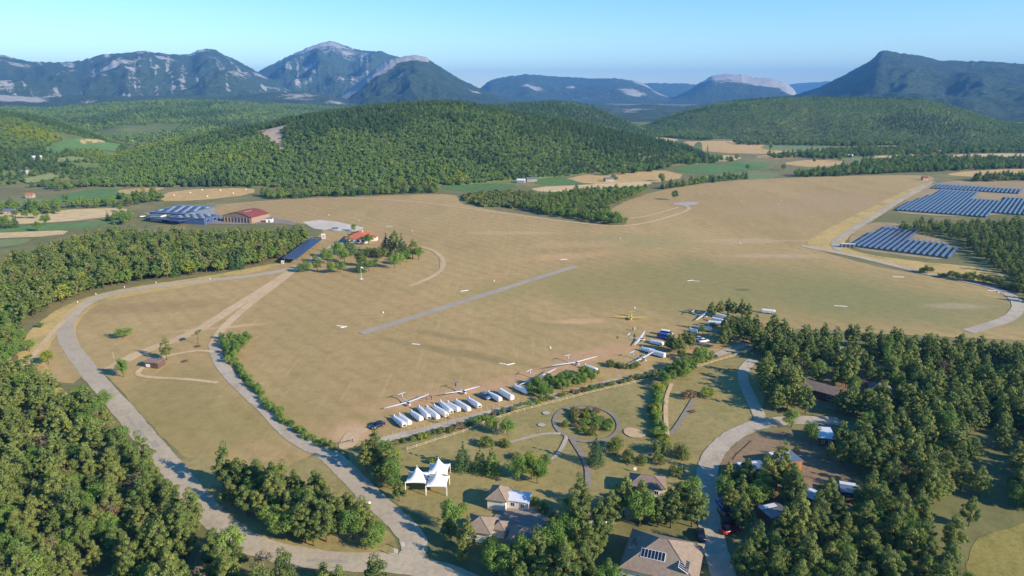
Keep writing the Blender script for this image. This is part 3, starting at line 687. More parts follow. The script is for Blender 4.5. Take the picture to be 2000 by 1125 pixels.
# pavilions of the centre by the lawn
rz = math.radians(-14); fx, fy = G(952, 995)
x, y = off(fx, fy, rz, 2.3, 2.9)
house('small white pavilion with hipped tile roof beside the marquee lawn', 'house', x, y, 4.6, 5.8, rz, 2.9, 1.9, wins=[(1, -1.2, 1.5, .7, 1.3), (1, -.1, 1.5, .7, 1.3)], doors=[(2, 0, 1.05, 1.0, 2.0)])
x2, y2 = off(x, y, rz, 5.0, .8)
house('low pale-roofed annex joined to the right of the white pavilion', 'house', x2, y2, 5.2, 4.2, rz, 2.4, 1.0, 'gable', 'plaster', 'whitezinc', .3, [(0, -1.2, 1.4, 1.0, 1.0), (0, 1.2, 1.4, 1.0, 1.0)])
x, y = G(938, 1026, 2.5)
_, rf = house('brown hipped-roof house standing left of the shaded courtyard', 'house', x, y, 6.2, 6.0, rz, 2.7, 1.9, wins=[(1, -1, 1.5, .9, 1.1), (1, 1, 1.5, .9, 1.1), (0, -1, 1.5, .9, 1.1)])
x2, y2 = off(x, y, rz, 4.4, 1.2)
house('small brown-roofed wing reaching from the house into the courtyard', 'house', x2, y2, 2.6, 3.0, rz, 2.3, 1.0, wins=[(1, 0, 1.4, .8, 1.0)])
x, y = G(1024, 1048, 2.5)
house('brown-roofed house in front of the shaded courtyard, half hidden by pines', 'house', x, y, 6.4, 6.0, rz, 2.7, 1.8, wins=[(1, -1, 1.5, .9, 1.1), (0, 1, 1.5, .9, 1.1)])
x, y = G(1264, 946, 2.0)
house('dark weathered hipped-roof house behind pines below the round garden', 'house', x, y, 8.6, 5.4, math.radians(-12), 2.8, 1.7, roof='tile_dark', wins=[(0, -2.4, 1.5, 1.0, 1.1), (0, 0, 1.5, 1.0, 1.1), (0, 2.4, 1.5, 1.0, 1.1)])
x, y = G(1168, 1003, 1.5)
house('white-walled house with brown roof framed by two tall pines', 'house', x, y, 4.6, 7.0, math.radians(-14), 2.8, 1.6, 'hip', 'plaster', 'tile_dark', wins=[(0, 0, 1.5, 1.2, 1.2), (1, -1.5, 1.5, .8, 1.1), (1, 1.5, 1.5, .8, 1.1)])
# large pyramid-roofed hall at the bottom edge
r_ = rz = math.radians(-16); bl = np.array(G(1235, 1033, 3.2)); br = np.array(G(1377, 1064, 3.2)); w = float(np.linalg.norm(br - bl)); rz = math.atan2(br[1] - bl[1], br[0] - bl[0])
d = 14.5; x, y = off(bl[0], bl[1], rz, w / 2, -d / 2)
hall, rf = house('large hall under a broad tiled pyramid roof with glass panel bands', 'hall', x, y, w - .8, d - .8, rz, 3.1, 4.2, 'hip', 'plaster', 'tile', .4, [(0, -3.5, 1.6, 1.6, 1.3), (0, 0, 1.6, 1.6, 1.3), (0, 3.5, 1.6, 1.6, 1.3), (1, 0, 1.6, 1.6, 1.3)], [(1, 4, 1.05, 1.1, 2.0)], name='hall')
def roof_bank(rf, w, d, wh, rh, side, u, v, n, pw, ph, mt='glass'):
    """a bank of framed glass panels lying on one slope of a hip roof; side 0 front 1 right 3 left, v = share of the slope"""
    a = (w if side in (1, 3) else d) / 2; rz0 = {0: 0, 1: math.pi / 2, 3: -math.pi / 2}[side]; sl = math.atan2(rh, a)
    L = math.hypot(rh, a)
    e = bpy.data.objects.new('skylight', MB().box((0, 0, .07), (n * pw + .12, ph + .12, .1)).mesh('skylight', M['white'])); col.objects.link(e); e.parent = rf
    s = v * L; R = Matrix.Rotation(rz0, 4, 'Z') @ Matrix.Translation((u, -a + s * math.cos(sl), wh + .18 + s * math.sin(sl))) @ Matrix.Rotation(sl, 4, 'X')
    e.matrix_local = R
    for k in range(n):
        o = build('pane', MB().box((0, 0, 0), (pw - .14, ph - .06, .04)), M[mt], rf); o.matrix_local = R @ Matrix.Translation(((k - (n - 1) / 2) * pw, 0, .145))
roof_bank(rf, w, d, 3.1, 4.2, 0, -1.6, .52, 7, .72, 1.9)
roof_bank(rf, w, d, 3.1, 4.2, 1, 1.2 - 5.0, .40, 6, .62, 2.2)
roof_bank(rf, w, d, 3.1, 4.2, 3, -1.0, .22, 6, .6, 2.0)
# houses in the right-hand wood
x, y, w, d, rz = rect_px((1564, 757), (1628, 775), (1574, 740), 2.8); d = 6.5
house('long brown-roofed barn with white sliding doors among the right-hand pines', 'barn', x, y, w, d, rz, 2.8, 1.7, 'gable', 'brownwood', 'tile_dark', .5, [(0, w * .35, 1.5, 1.4, 1.2)], name='barn')
bx_, by_ = off(x, y, rz, -w * .06, -d / 2 - .1)
x, y, w, d, rz = rect_px((1705, 762), (1742, 766), (1706, 748), 2.8)
house('white-fronted hut with dark hipped roof behind the long barn', 'house', x, y, w, 5.2, rz, 2.7, 1.6, 'hip', 'plaster', 'tile_dark', .5, [(0, -1.5, 1.5, .9, .9)])

def cabin(label, fl, fr, bl, h, wall, roof, strip, group='flat-roofed cabins around the clearing', open_=True, dmin=None):
    x, y, w, d, rz = rect_px(fl, fr, bl, h); d = dmin or d
    r = empty('cabin', (x, y, 0), rz, label, 'cabin', group); EXCL.append((x, y, math.hypot(w, d) / 2 + .8))
    mb = MB(); mb.box((0, 0, h / 2), (w, d, h)); wl_ = build('wall', mb, M[wall], r)
    bd = MB()
    rf = build('roof', MB().box((0, 0, h + .09), (w + .5, d + .5, .18)), M[roof], r)
    build('roof_sheet', MB().box((-.1 * w, d * .36, h + .2), (w * .8 + .3, d * .28, .04)), M[strip], rf)
    n = int(h / .24)
    for k in range(n):
        z = .12 + k * (h - .1) / n
        for sd, L, ps, rr in ((0, w, (0, -d / 2 - .02, z), 0), (1, d, (w / 2 + .02, 0, z), math.pi / 2), (3, d, (-w / 2 - .02, 0, z), math.pi / 2)):
            if wall == 'cladding' : build('plank', MB().box((0, 0, 0), (L + .04, .03, (h - .1) / n - .025)), M[wall], wl_, ps, rr)
    opening(r, w, d, 0, -w * .2, 1.5, .7, .9); opening(r, w, d, 0, w * .2, 1.5, .7, .9); opening(r, w, d, 3, 0, 1.05, .9, 2.0, 'door')
    return r
cabin('orange timber-clad cabin with flat grey roof in the clearing', (1525, 905), (1567, 900), (1505, 884), 3.0, 'cladding', 'zinc', 'whitezinc')
cabin('grey flat-roofed cabin mostly hidden by pines, left of the orange cabin', (1452, 918), (1497, 914), (1447, 905), 2.8, 'brownwood', 'zinc', 'whitezinc', dmin=4.0)
cabin('blue-grey flat-roofed cabin with a bright roof corner, behind two pines', (1568, 968), (1600, 981), (1572, 950), 2.7, 'brownwood', 'zinc', 'whitezinc')
cabin('flat-roofed cabin with a white rear roof strip at the edge of the right-hand wood', (1644, 960), (1692, 968), (1643, 941), 2.7, 'brownwood', 'zinc', 'whitezinc')
cabin('flat-roofed cabin with streaked pale roof beside the parked cars', (1507, 1012), (1544, 1003), (1484, 990), 2.7, 'brownwood', 'zinc', 'whitezinc')
cabin('white metal-roofed cabin beside a round bush at the road end', (1599, 855), (1631, 858), (1595, 834), 2.6, 'brownwood', 'whitezinc', 'whitezinc')

# hangars and workshops at the far left
def panel_rows(rf, w, d, z, nx, ny, mt, tilt=0.0, gap=.4, white=0):
    pw, pd = w / nx, d / ny
    me = MB().box((0, 0, 0), (pw - gap, pd - gap, .1)).mesh('solar_panel', M[mt]); glare_strip = MB().box((0, 0, 0), (pw - gap, (pd - gap) * .55, .1)).mesh('rooflight_or_glare', M['whitezinc'])  # white sheets among the solar panels are glare put in as colour
    for i in range(nx):
        for j in range(ny):
            if white and (i + j) % white == 1: obj('rooflight_or_glare', glare_strip, rf, ((i + .5) * pw - w / 2, (j + .5) * pd - d / 2, z)); continue
            obj('solar_panel', me, rf, ((i + .5) * pw - w / 2, (j + .5) * pd - d / 2, z))
x, y, w, d, rz = rect_px((292, 414), (362, 418), (322, 400), 6.0)
h1, rf = house('long blue-grey hangar with bright solar panels on its roof', 'hangar', x, y, w, d, rz, 6.0, .4, 'mono', 'greywall', 'zinc', .5, [(0, -w * .3, 4.4, 4, 1), (0, 0, 4.4, 4, 1)], name='hangar')
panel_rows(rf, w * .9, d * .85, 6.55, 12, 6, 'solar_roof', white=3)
x2, y2 = off(x, y, rz, -w * .18, -d / 2 - 3.2)
house('white-walled block built on the front of the long hangar', 'hangar', x2, y2, w * .3, 6.0, rz, 4.6, .3, 'mono', 'plaster', 'zinc', .3, name='workshop')
x2, y2 = off(x, y, rz, w * .42, -d * .1)
x3, y3, w3, d3, rz3 = rect_px((398, 428), (428, 420), (372, 415), 4.5)
h2, rf2 = house('blue-fronted workshop with striped solar roof between the two hangars', 'workshop', x3, y3, w3, d3, rz3, 4.5, .4, 'mono', 'bluewall', 'zinc', .4, [(0, -w3 * .25, 2.4, 4, 2.2), (0, w3 * .2, 2.4, 4, 2.2)], name='workshop')
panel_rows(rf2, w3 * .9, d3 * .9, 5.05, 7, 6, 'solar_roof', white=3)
x4, y4, w4, d4, rz4 = rect_px((283, 425), (350, 433), (266, 416), 3.2); d4 = min(d4, 14)
r = empty('solar_carport', (x4, y4, 0), rz4, 'open solar-roofed car shelter in front of the blue-grey hangar', 'carport'); EXCL.append((x4, y4, 14))
rf = build('roof', MB().box((0, 0, 3.4), (w4, d4, .25)), M['zinc'], r); panel_rows(rf, w4 * .97, d4 * .9, 3.58, 8, 2, 'solar_roof', gap=.25)
pm = MB().box((0, 0, 1.64), (.25, .25, 3.28)).mesh('post', M['darkmetal'])
for i in range(7):
    for s in (-1, 1): obj('post', pm, r, (-w4 / 2 + .6 + i * (w4 - 1.2) / 6, s * d4 * .42, 0))
# red hangar: gable facing the viewer
A = np.array(G(436, 433)); B = np.array(G(492, 437)); w = float(np.linalg.norm(B - A)); rz = math.atan2(*(B - A)[::-1]); x, y = off(*A, rz, w / 2, 11)
r = empty('hangar', (x, y, 0), rz, 'taupe gabled hangar with a red sheet roof', 'hangar', ); EXCL.append((x, y, 16))
pf = [(-w / 2, 4.6), (-w / 4, 7.0), (0, 8.2), (w / 4, 7.0), (w / 2, 4.6)]; D2 = 11.0
mb = MB(); fr = [(px_, -D2, pz) for px_, pz in pf] + [(w / 2, -D2, 0), (-w / 2, -D2, 0)]; bk = [(a_, D2, c2) for a_, b_, c2 in fr]
n = len(fr); mb.add(fr + bk, [tuple(range(n)), tuple(range(2 * n - 1, n - 1, -1))] + [(i, n + i, n + (i + 1) % n, (i + 1) % n) for i in range(4, n)])
build('wall', mb, M['taupe'], r)
mb = MB()
for (a1, z1), (a2, z2) in zip(pf[:-1], pf[1:]):
    v = [(a1 * 1.02, -D2 - .3, z1 + .02), (a2 * 1.02, -D2 - .3, z2 + .02), (a2 * 1.02, D2 + .3, z2 + .02), (a1 * 1.02, D2 + .3, z1 + .02)]
    mb.add(v + [(a_, b_, c2 + .25) for a_, b_, c2 in v], [(0, 1, 2, 3), (7, 6, 5, 4), (0, 4, 5, 1), (2, 6, 7, 3), (1, 5, 6, 2), (3, 7, 4, 0)])
rf = build('roof', mb, M['red'], r)
rib = MB().box((0, 0, 0), (.3, .5, 4.2)).mesh('buttress', M['taupe'])
for k in range(9): obj('buttress', rib, r, (-w / 2 + (k + .5) * w / 9, -D2 - .2, 2.1))
build('door', MB().box((w * .12, -D2 - .05, 2.2), (w * .5, .08, 4.2)), M['greywall'], r)
for k in range(3): build('rooflight_or_glare', MB().box((w * .12, -5 + k * 3, 7.95), (1.6, 1.4, .1)), M['white'], rf)
x, y = G(527, 434); house('small white box shed at the right end of the red hangar', 'shed', x, y, 5, 4, .1, 3.0, .3, 'mono', 'plaster', 'zinc', .2, doors=[(0, 0, 1.05, 1, 2)], name='shed')
# club house and the blue solar carport
x, y, w, d, rz = rect_px((676, 466), (716, 466), (690, 455), 3.4)
_, rf = house('white club house with a red tiled roof at the car park', 'clubhouse', x, y, w, max(d, 11), rz, 3.4, 3.0, 'hip', 'plaster', 'tile_red', .9, [(0, -3, 1.8, 2, 1.6), (0, 1, 1.8, 2, 1.6), (0, 4.5, 1.8, 2, 1.6), (1, 0, 1.8, 2, 1.4)], [(0, -5.5, 1.05, 1.1, 2)], name='clubhouse')
build('chimney', MB().box((2, 1.5, 6.2), (.7, .7, 1.8)), M['plaster'], rf)
x2, y2 = off(x, y, rz, w / 2 + 2.5, 1.5); house('low red-roofed extension on the right of the club house', 'clubhouse', x2, y2, 5, 6, rz, 2.6, 1.0, 'hip', 'plaster', 'tile_red', .5, [(0, 0, 1.5, 1.4, 1.1)])
a, b = np.array(G(565, 505, 3.4)), np.array(G(617, 466, 3.4)); L = float(np.linalg.norm(b - a)); rz = math.atan2(*(b - a)[::-1]); x, y = (a + b) / 2
r = empty('solar_carport', (x, y, 0), rz, 'long narrow blue solar roof on posts beside the airfield road', 'carport')
for k in range(9): EXCL.append((*(a + (b - a) * k / 8), 6.5))
e = build('roof', MB().box((0, 0, 0), (L, 8.6, .16)), M['zinc'], r, (0, 0, 3.3)); e.rotation_euler = (math.radians(6), 0, 0)
pm = MB().box((0, 0, 0), (L / 22 - .12, 2.0, .06)).mesh('solar_panel', M['solar_roof'])
for i in range(22):
    for j in range(4): obj('solar_panel', pm, e, (-L / 2 + (i + .5) * L / 22, -3.15 + j * 2.1, .12))
pm = MB().box((0, 0, 1.4), (.22, .22, 2.8)).mesh('post', M['steel'])
for i in range(8):
    for s in (-1, 1): obj('post', pm, r, (-L / 2 + 1 + i * (L - 2) / 7, s * 3.4, 0))
for px, py, lb in ((552, 515, 'white box cabinet at the near end of the blue solar carport'), (632, 466, 'white cabinet hut at the far end of the blue solar carport')):
    x, y = G(px, py); s = 1.0 if px < 600 else 1.8
    r = empty('cabinet', (x, y, 0), .3, lb, 'cabinet'); build('body', MB().box((0, 0, .9 * s), (1.4 * s, 1.1 * s, 1.8 * s)), M['plaster'], r); build('lid', MB().box((0, 0, 1.86 * s), (1.6 * s, 1.3 * s, .1)), M['white'], r); build('door', MB().box((0, -.56 * s, .85 * s), (.9 * s, .04, 1.4 * s)), M['steel'], r)
# shack by the junction
x, y, w, d, rz = rect_px((283, 707), (309, 709), (284, 700), 2.2)
r, rf = house('small brown wooden shack with a white door panel and grey roof', 'shack', x, y, max(w, 5), 4.0, rz, 2.2, .5, 'gable', 'brownwood', 'tile_dark', .25, doors=[(0, 1.6, 1.0, .8, 1.9)], name='shack')
build('shutter', MB().box((-1.4, -2.05, 1.0), (1.7, .06, 1.3)), M['white'], r)

# farm buildings far off
FARM = [(1038, 354, 16, 9, .2, 'zinc', 'grey-roofed farm building beside the small green field below the hill'), (1018, 357, 12, 8, -.2, 'whitezinc', 'low pale farm shed left of the grey-roofed farm'),
        (1190, 354, 16, 8, .3, 'zinc', 'lone barn on the tan field right of the farm'), (60, 386, 9, 7, .1, 'tile_red', 'white house between the green fields at far left'),
        (52, 352, 11, 7, -.2, 'whitezinc', 'white villa at the foot of the left wooded hill'), (78, 340, 14, 7, .4, 'whitezinc', 'long pale roof above the villa on the left hill'),
        (20, 418, 12, 6, 0, 'zinc', 'grey-roofed shed at the left picture edge beside the tan field'), (1040, 295, 9, 6, 0, 'tile', None),
        (1805, 352, 8, 5, .1, 'red', 'red-roofed hut at the upper corner of the solar park'), (1795, 297, 22, 12, .2, 'zinc', 'dark farm roofs among trees in the far right valley'), (1828, 299, 20, 12, -.1, 'tile', 'brown farm roof right of the dark roofs in the far valley'), (1660, 307, 10, 6, 0, 'whitezinc', 'tiny pale house between hedges in the far valley')]
for px, py, w, d, rz, rm, lb in FARM:
    if not lb: continue
    x, y = G(px, py)
    z = float(max(H_left.height(np.array(x), np.array(y)), H_mid.height(np.array(x), np.array(y)), 0))
    r, rf = house(lb, 'farmhouse', x, y, w * .75, d * .75, rz, 2.8, 1.8, 'gable', 'stone', rm, .4, [(0, -w * .22, 1.5, 1.0, 1.1), (0, 0, 1.5, 1.0, 1.1), (0, w * .22, 1.5, 1.0, 1.1)], name='farmhouse'); r.location.z = z - .3 if z > 0 else 0

# white peaked marquee of three linked canopies
def canopy(size, h, peak, n=14):
    X, Y = np.meshgrid(np.linspace(-1, 1, n), np.linspace(-1, 1, n)); rr = np.minimum(1, np.maximum(np.abs(X), np.abs(Y)) * .45 + np.hypot(X, Y) * .55)
    sag = 1 - .10 * (1 - np.minimum(np.abs(X), np.abs(Y)) ** 2) * (np.maximum(np.abs(X), np.abs(Y)) ** 4)
    Z = h + peak * (1 - rr) ** 1.9
    mb = MB(); v = [(float(X[i, j] * size / 2 * sag[i, j]), float(Y[i, j] * size / 2 * sag[i, j]), float(Z[i, j])) for i in range(n) for j in range(n)]
    mb.add(v, [(i * n + j, i * n + j + 1, (i + 1) * n + j + 1, (i + 1) * n + j) for i in range(n - 1) for j in range(n - 1)])
    edge = [(i, 0) for i in range(n)] + [(n - 1, j) for j in range(1, n)] + [(i, n - 1) for i in range(n - 2, -1, -1)] + [(0, j) for j in range(n - 2, 0, -1)]
    t = [v[i * n + j] for i, j in edge]; m = len(t); mb.add(t + [(a_, b_, c2 - .22) for a_, b_, c2 in t], [(i, (i + 1) % m, m + (i + 1) % m, m + i) for i in range(m)])
    return mb
p1, p2, p3 = np.array(G(831, 968)), np.array(G(871, 969)), np.array(G(890, 955.5)); rz = math.atan2(*(p2 - p1)[::-1])
S = 5.6; tx, ty = off(*p1, rz, S / 2, S / 2)
tent = empty('marquee', (tx, ty, 0), rz, 'white triple-peaked marquee on steel posts on the lawn', 'marquee'); EXCL.append((tx - 3, ty + 2, 8)); EXCL.append((tx + 1, ty - 4, 4.5))
posts = set()
for lx, ly in ((0, 0), (-S, 1.6), (-.6, S + .4)):
    c = build('canopy', canopy(S, 2.7, 3.3), M['canvas'], tent, (lx, ly, 0), smooth=True); sm = c.modifiers.new('thick', 'SOLIDIFY'); sm.thickness = .04
    build('finial', MB().tube([(0, 0, 5.7), (0, 0, 6.3)], [.12, .03], 6), M['canvas'], c)
    for sx in (-1, 1):
        for sy in (-1, 1):
            q = (round(lx + sx * S / 2 * .96, 1), round(ly + sy * S / 2 * .96, 1))
            if any(math.hypot(q[0] - o_[0], q[1] - o_[1]) < 1.2 for o_ in posts): continue
            posts.add(q); build('post', MB().tube([(q[0], q[1], 0), (q[0], q[1], 2.75)], .12, 8), M['white'], tent)

# ------------------------------------------------------------------ solar park
def solar_row(x, y, L, rz, label, group, w=2.3, slabs=None):
    r = empty('solar_row', (x, y, 0), rz, label, 'solar panels', group)       # local x along the row, low edge towards -y
    n = max(1, round(L / 18)); seg = L / n
    for k in range(n):
        e = obj('panel_table', tbl(round(seg - .35, 2), w), r, ((k + .5) * seg - L / 2, 0, 1.15)); e.rotation_euler = (math.radians(27), 0, 0)
        for s in (-.3, .3): obj('post', solpost, r, ((k + .5 + s) * seg - L / 2, .25, 0))
_tb = {}
def tbl(L, w):
    if (L, w) not in _tb: _tb[(L, w)] = MB().box((0, 0, 0), (L, w, .08)).mesh('panel_table', M['solar'])
    return _tb[(L, w)]
solpost = MB().box((0, 0, .6), (.12, .12, 1.2)).mesh('post', M['steel'])
u = np.array((.63, .777)); u /= np.linalg.norm(u); vv = np.array((u[1], -u[0])); rzs = math.atan2(u[1], u[0])
A = np.array(G(1664, 482)); B = np.array(G(1852, 506)); n1 = 17
ordn = ['first', 'second', 'third', 'fourth', 'fifth', 'sixth', 'seventh', 'eighth', 'ninth', 'tenth', 'eleventh', 'twelfth', 'thirteenth', 'fourteenth', 'fifteenth', 'sixteenth', 'seventeenth', 'eighteenth', 'nineteenth', 'twentieth', 'twenty-first', 'twenty-second', 'twenty-third', 'twenty-fourth', 'twenty-fifth', 'twenty-sixth', 'twenty-seventh', 'twenty-eighth', 'twenty-ninth', 'thirtieth', 'thirty-first', 'thirty-second', 'thirty-third', 'thirty-fourth', 'thirty-fifth', 'thirty-sixth']
for k in range(n1):
    p = A + (B - A) * k / (n1 - 1); L = 92 if k < 8 else (50 if k < 15 else 36)
    if k == 0: L = 60
    c = p + u * L / 2
    solar_row(c[0], c[1], L, rzs, f'tilted solar panel row in the near array, {ordn[k]} from its left end', 'rows of the near solar array', 1.75)
    EXCL.append((*c, 10))
A = np.array(G(1752, 412)); B = np.array(G(1906, 424)); n2 = 18; sp = (B - A) / (n2 - 1)
for k in range(36):
    p = A + sp * k; L = 178 if k < 13 else (120 if k < 20 else 120)
    if k >= 20: p = p + u * 30
    if k < 3: L = 70 + 30 * k
    c = p + u * L / 2
    solar_row(c[0], c[1], L, rzs, f'tilted solar panel row in the big far array, {ordn[k]} from its left end', 'rows of the big solar array', 1.75)
A = np.array(G(1822, 369))
for k in range(36):
    p = A + sp * k * 1.05; L = 46; c = p + u * L / 2
    if k in (22, 23): continue
    solar_row(c[0], c[1], L, rzs, f'tilted solar panel row in the rearmost solar strip, {ordn[k]} from its left end', 'rows of the rear solar strip', 1.75)
x, y = G(1655, 483); r = empty('inverter_cabin', (x, y, 0), -.15, 'low dark inverter cabin at the near corner of the solar array', 'cabin')
build('body', MB().box((0, 0, 1.2), (9, 2.4, 2.4)), M['greywall'], r); build('roof', MB().box((0, 0, 2.48), (9.3, 2.7, .14)), M['whitezinc'], r)
for k in (-2.5, 0, 2.5): build('door', MB().box((k, -1.22, 1.05), (1.2, .05, 2.0)), M['darkmetal'], r)

# ------------------------------------------------------------------ gliders
def ell(x, zc, ry, rz_, n=10): return [(x, ry * math.cos(2 * math.pi * k / n), zc + rz_ * math.sin(2 * math.pi * k / n)) for k in range(n)]
def foil(x0, c, y, z, t): return [(x0 + c * (.5 - f), y, z + t * c * h) for f, h in ((0, 0), (.12, .55), (.35, .75), (.7, .35), (1, 0), (.7, -.12), (.3, -.3), (.08, -.3))]
_gl = {}
def glider(label, ca, wa, wb, tail, paint='white', accent='white', nose=True, span=None, roll=5.0, zc=.9, winglet=True, ltail=True):
    a, b = np.array(G(*wa, .8)), np.array(G(*wb, .8)); sp_ = span or float(np.linalg.norm(b - a)); c = np.array(G(*ca, .7)); tl = np.array(G(*tail, 1.2))
    wd = (b - a) / np.linalg.norm(b - a); hd = np.array((wd[1], -wd[0]))
    if np.dot(c - tl, hd) < 0: hd = -hd
    r = empty('glider', (c[0], c[1], 0), math.atan2(hd[1], hd[0]), label, 'glider', 'gliders parked on the airfield'); r.rotation_euler[0] = math.radians(roll)
    EXCL.append((c[0], c[1], 4.5))
    key = (paint, accent)
    if key not in _gl:
        fs = MB().loft([ell(2.5, zc - .12, .05, .05), ell(2.2, zc - .08, .24, .22), ell(1.5, zc, .36, .40), ell(.6, zc + .04, .38, .46), ell(-.4, zc + .08, .32, .40), ell(-1.4, zc + .12, .18, .2), ell(-3.2, zc + .16, .12, .13), ell(-4.6, zc + .2, .09, .12)])
        fin = MB().loft([[(-3.9, -.06, zc + .2), (-3.9, .06, zc + .2), (-4.85, .03, zc + .2), (-4.85, -.03, zc + .2)], [(-4.25, -.04, zc + 1.45), (-4.25, .04, zc + 1.45), (-4.95, .02, zc + 1.45), (-4.95, -.02, zc + 1.45)]])
        tp = MB()
        for s in (-1, 1): tp.loft([foil(-4.6, .65, 0, zc + 1.48, .1), foil(-4.68, .38, s * 1.45, zc + 1.5, .1)])
        cn = MB().loft([ell(1.95, zc + .14, .05, .04), ell(1.6, zc + .22, .27, .24), ell(1.0, zc + .28, .31, .32), ell(.45, zc + .34, .22, .22), ell(.2, zc + .40, .05, .06)])
        wh = MB().tube([(.5, -.09, .25), (.5, .09, .25)], .25, 12)
        _gl[key] = (fs.mesh('fuselage', M[paint], True), fin.mesh('fin', M[accent]), tp.mesh('tailplane', M[accent]), cn.mesh('canopy', M['glass'], True), wh.mesh('wheel', M['rubber']))
    for nm, me in zip(('fuselage', 'fin', 'tailplane', 'canopy', 'wheel'), _gl[key]): obj(nm, me, r)
    for s in (-1, 1):
        hs = sp_ / 2; st = [(0, .95), (.55, .85), (.85, .6), (1.0, .3)]
        w = build('wing', MB().loft([foil(.15 - .12 * f, ch, s * (.2 + f * (hs - .2)), zc + .22 + f * hs * .045, .15) for f, ch in st]), M[paint], r, smooth=False)
        if winglet: build('winglet', MB().loft([foil(.0, .3, s * hs, zc + .24 + hs * .045, .08), foil(-.15, .15, s * (hs + .12), zc + .75 + hs * .045, .08)]), M[accent], w)
    return r
M['violet'] = plain('violet_paint', '7a5f8c', .4, .05)
glider('white glider attended by people at the near end of the glider row', (796, 787), (749, 793.5), (839, 773), (786, 775))
glider('white glider with violet nose, second from the near end of the glider row', (903, 765), (868, 772), (937, 752), (897, 754), accent='violet', roll=-4)
glider('white glider partly behind the bush clump at the path', (1051, 739), (1013, 750), (1087, 725), (1033, 730))
glider('long white glider with upturned wingtips beside the bare earth patch', (1123, 709), (1078, 720), (1166, 694), (1105, 698), roll=-4)
glider('white glider in front of the long double trailer', (1253, 701.5), (1240, 703), (1270, 692), (1238, 698), span=15)
glider('white glider seen side-on with a tall square fin near the vans', (1249, 663), (1245, 666.5), (1255, 656), (1231, 661), span=15)
glider('yellow glider standing alone on the open airfield', (1233, 621), (1210, 617), (1258, 620.5), (1207, 612), 'yellow', 'yellow', span=16, roll=3, winglet=False)
glider('white glider at the wood edge, farthest along the glider row', (1372, 617.5), (1362, 624), (1383, 611), (1357, 613.5), span=15)

# ------------------------------------------------------------------ glider trailers
def tsec(x, w, zb, zt): 
    h = zt - zb; return [(x, -w, zb), (x, w, zb), (x, w, zb + .55 * h), (x, w * .86, zb + .82 * h), (x, w * .5, zt), (x, -w * .5, zt), (x, -w * .86, zb + .82 * h), (x, -w, zb + .55 * h)]
TR = {}
def trailer_meshes(kind):
    if kind in TR: return TR[kind]
    body = MB().loft([tsec(-4.5, .42, .55, 1.05), tsec(-4.0, .62, .5, 1.4), tsec(-2.5, .74, .45, 1.62), tsec(1.5, .84, .45, 1.86), tsec(3.6, .86, .45, 1.9), tsec(4.35, .8, .5, 1.75), tsec(4.6, .62, .6, 1.5)])
    if kind == 'tall': body = MB().loft([tsec(-4.6, .7, .5, 1.7), tsec(-4.4, .85, .45, 2.0), tsec(4.3, .9, .45, 2.1), tsec(4.6, .75, .5, 1.85)])
    fin = MB().loft([[(-4.3, -.1, 1.1), (-4.3, .1, 1.1), (-3.2, .1, 1.45), (-3.2, -.1, 1.45)], [(-4.25, -.07, 1.95), (-4.25, .07, 1.95), (-3.7, .07, 2.0), (-3.7, -.07, 2.0)]])
    wh = MB().tube([(0, -.1, 0), (0, .1, 0)], .32, 12); door = MB().loft([tsec(4.61, .5, .72, 1.4), tsec(4.64, .48, .74, 1.38)])
    bar = MB().box((-5.1, 0, .5), (1.4, .1, .1)); sk = MB().box((0, 0, .42), (7.6, 1.5, .12)); mud = MB().box((0, 0, 0), (1.0, .3, .3))
    TR[kind] = dict(body=body.mesh('body', M['white']), fin_cover=fin.mesh('fin_cover', M['white']), wheel=wh.mesh('wheel', M['rubber']), hatch=door.mesh('hatch', M['darkmetal' if kind == 'open' else 'plaster']), drawbar=bar.mesh('drawbar', M['steel']), chassis=sk.mesh('chassis', M['darkmetal']), mudguard=mud.mesh('mudguard', M['white']), jockey=MB().tube([(-5.6, 0, .0), (-5.6, 0, .5)], .06, 6).mesh('jockey_wheel', M['steel']))
    return TR[kind]
def trailer(label, a, b, kind='std', s=None, z=1.2):
    A, B = np.array(G(*a, z)), np.array(G(*b, z)); L = float(np.linalg.norm(B - A)); c = (A + B) / 2; m = trailer_meshes(kind)
    r = empty('glider_trailer', (c[0], c[1], 0), math.atan2(*(B - A)[::-1]), label, 'trailer', 'glider trailers parked along the airfield edge'); k = s or L / 9.2; r.scale = (k, 1.0, 1.0); EXCL.append((c[0], c[1], 5.0))
    obj('body', m['body'], r); obj('chassis', m['chassis'], r); obj('drawbar', m['drawbar'], r); obj('hatch', m['hatch'], r); obj('jockey_wheel', m['jockey'], r)
    if kind != 'tall': obj('fin_cover', m['fin_cover'], r)
    for sy in (-1, 1): obj('wheel', m['wheel'], r, (.6, sy * .82, .32)); obj('mudguard', m['mudguard'], r, (.6, sy * .84, .72))
ROWT = [((768, 812), (790, 830), 'open'), ((778.5, 809), (801, 826), 'std'), ((802, 802.5), (823.5, 818), 'std'), ((817, 793), (838, 815), 'open'), ((832.5, 794), (856, 815), 'std'), ((846, 791), (873, 810), 'std'), ((858.6, 783), (882, 804), 'open'), ((873, 785), (897, 800), 'std'), ((889, 781), (917, 799.5), 'std'), ((914, 777), (937, 793), 'open'), ((952, 765), (978, 780), 'std'), ((977, 762), (1001, 777), 'tall'), ((1004, 752), (1032, 765), 'std')]
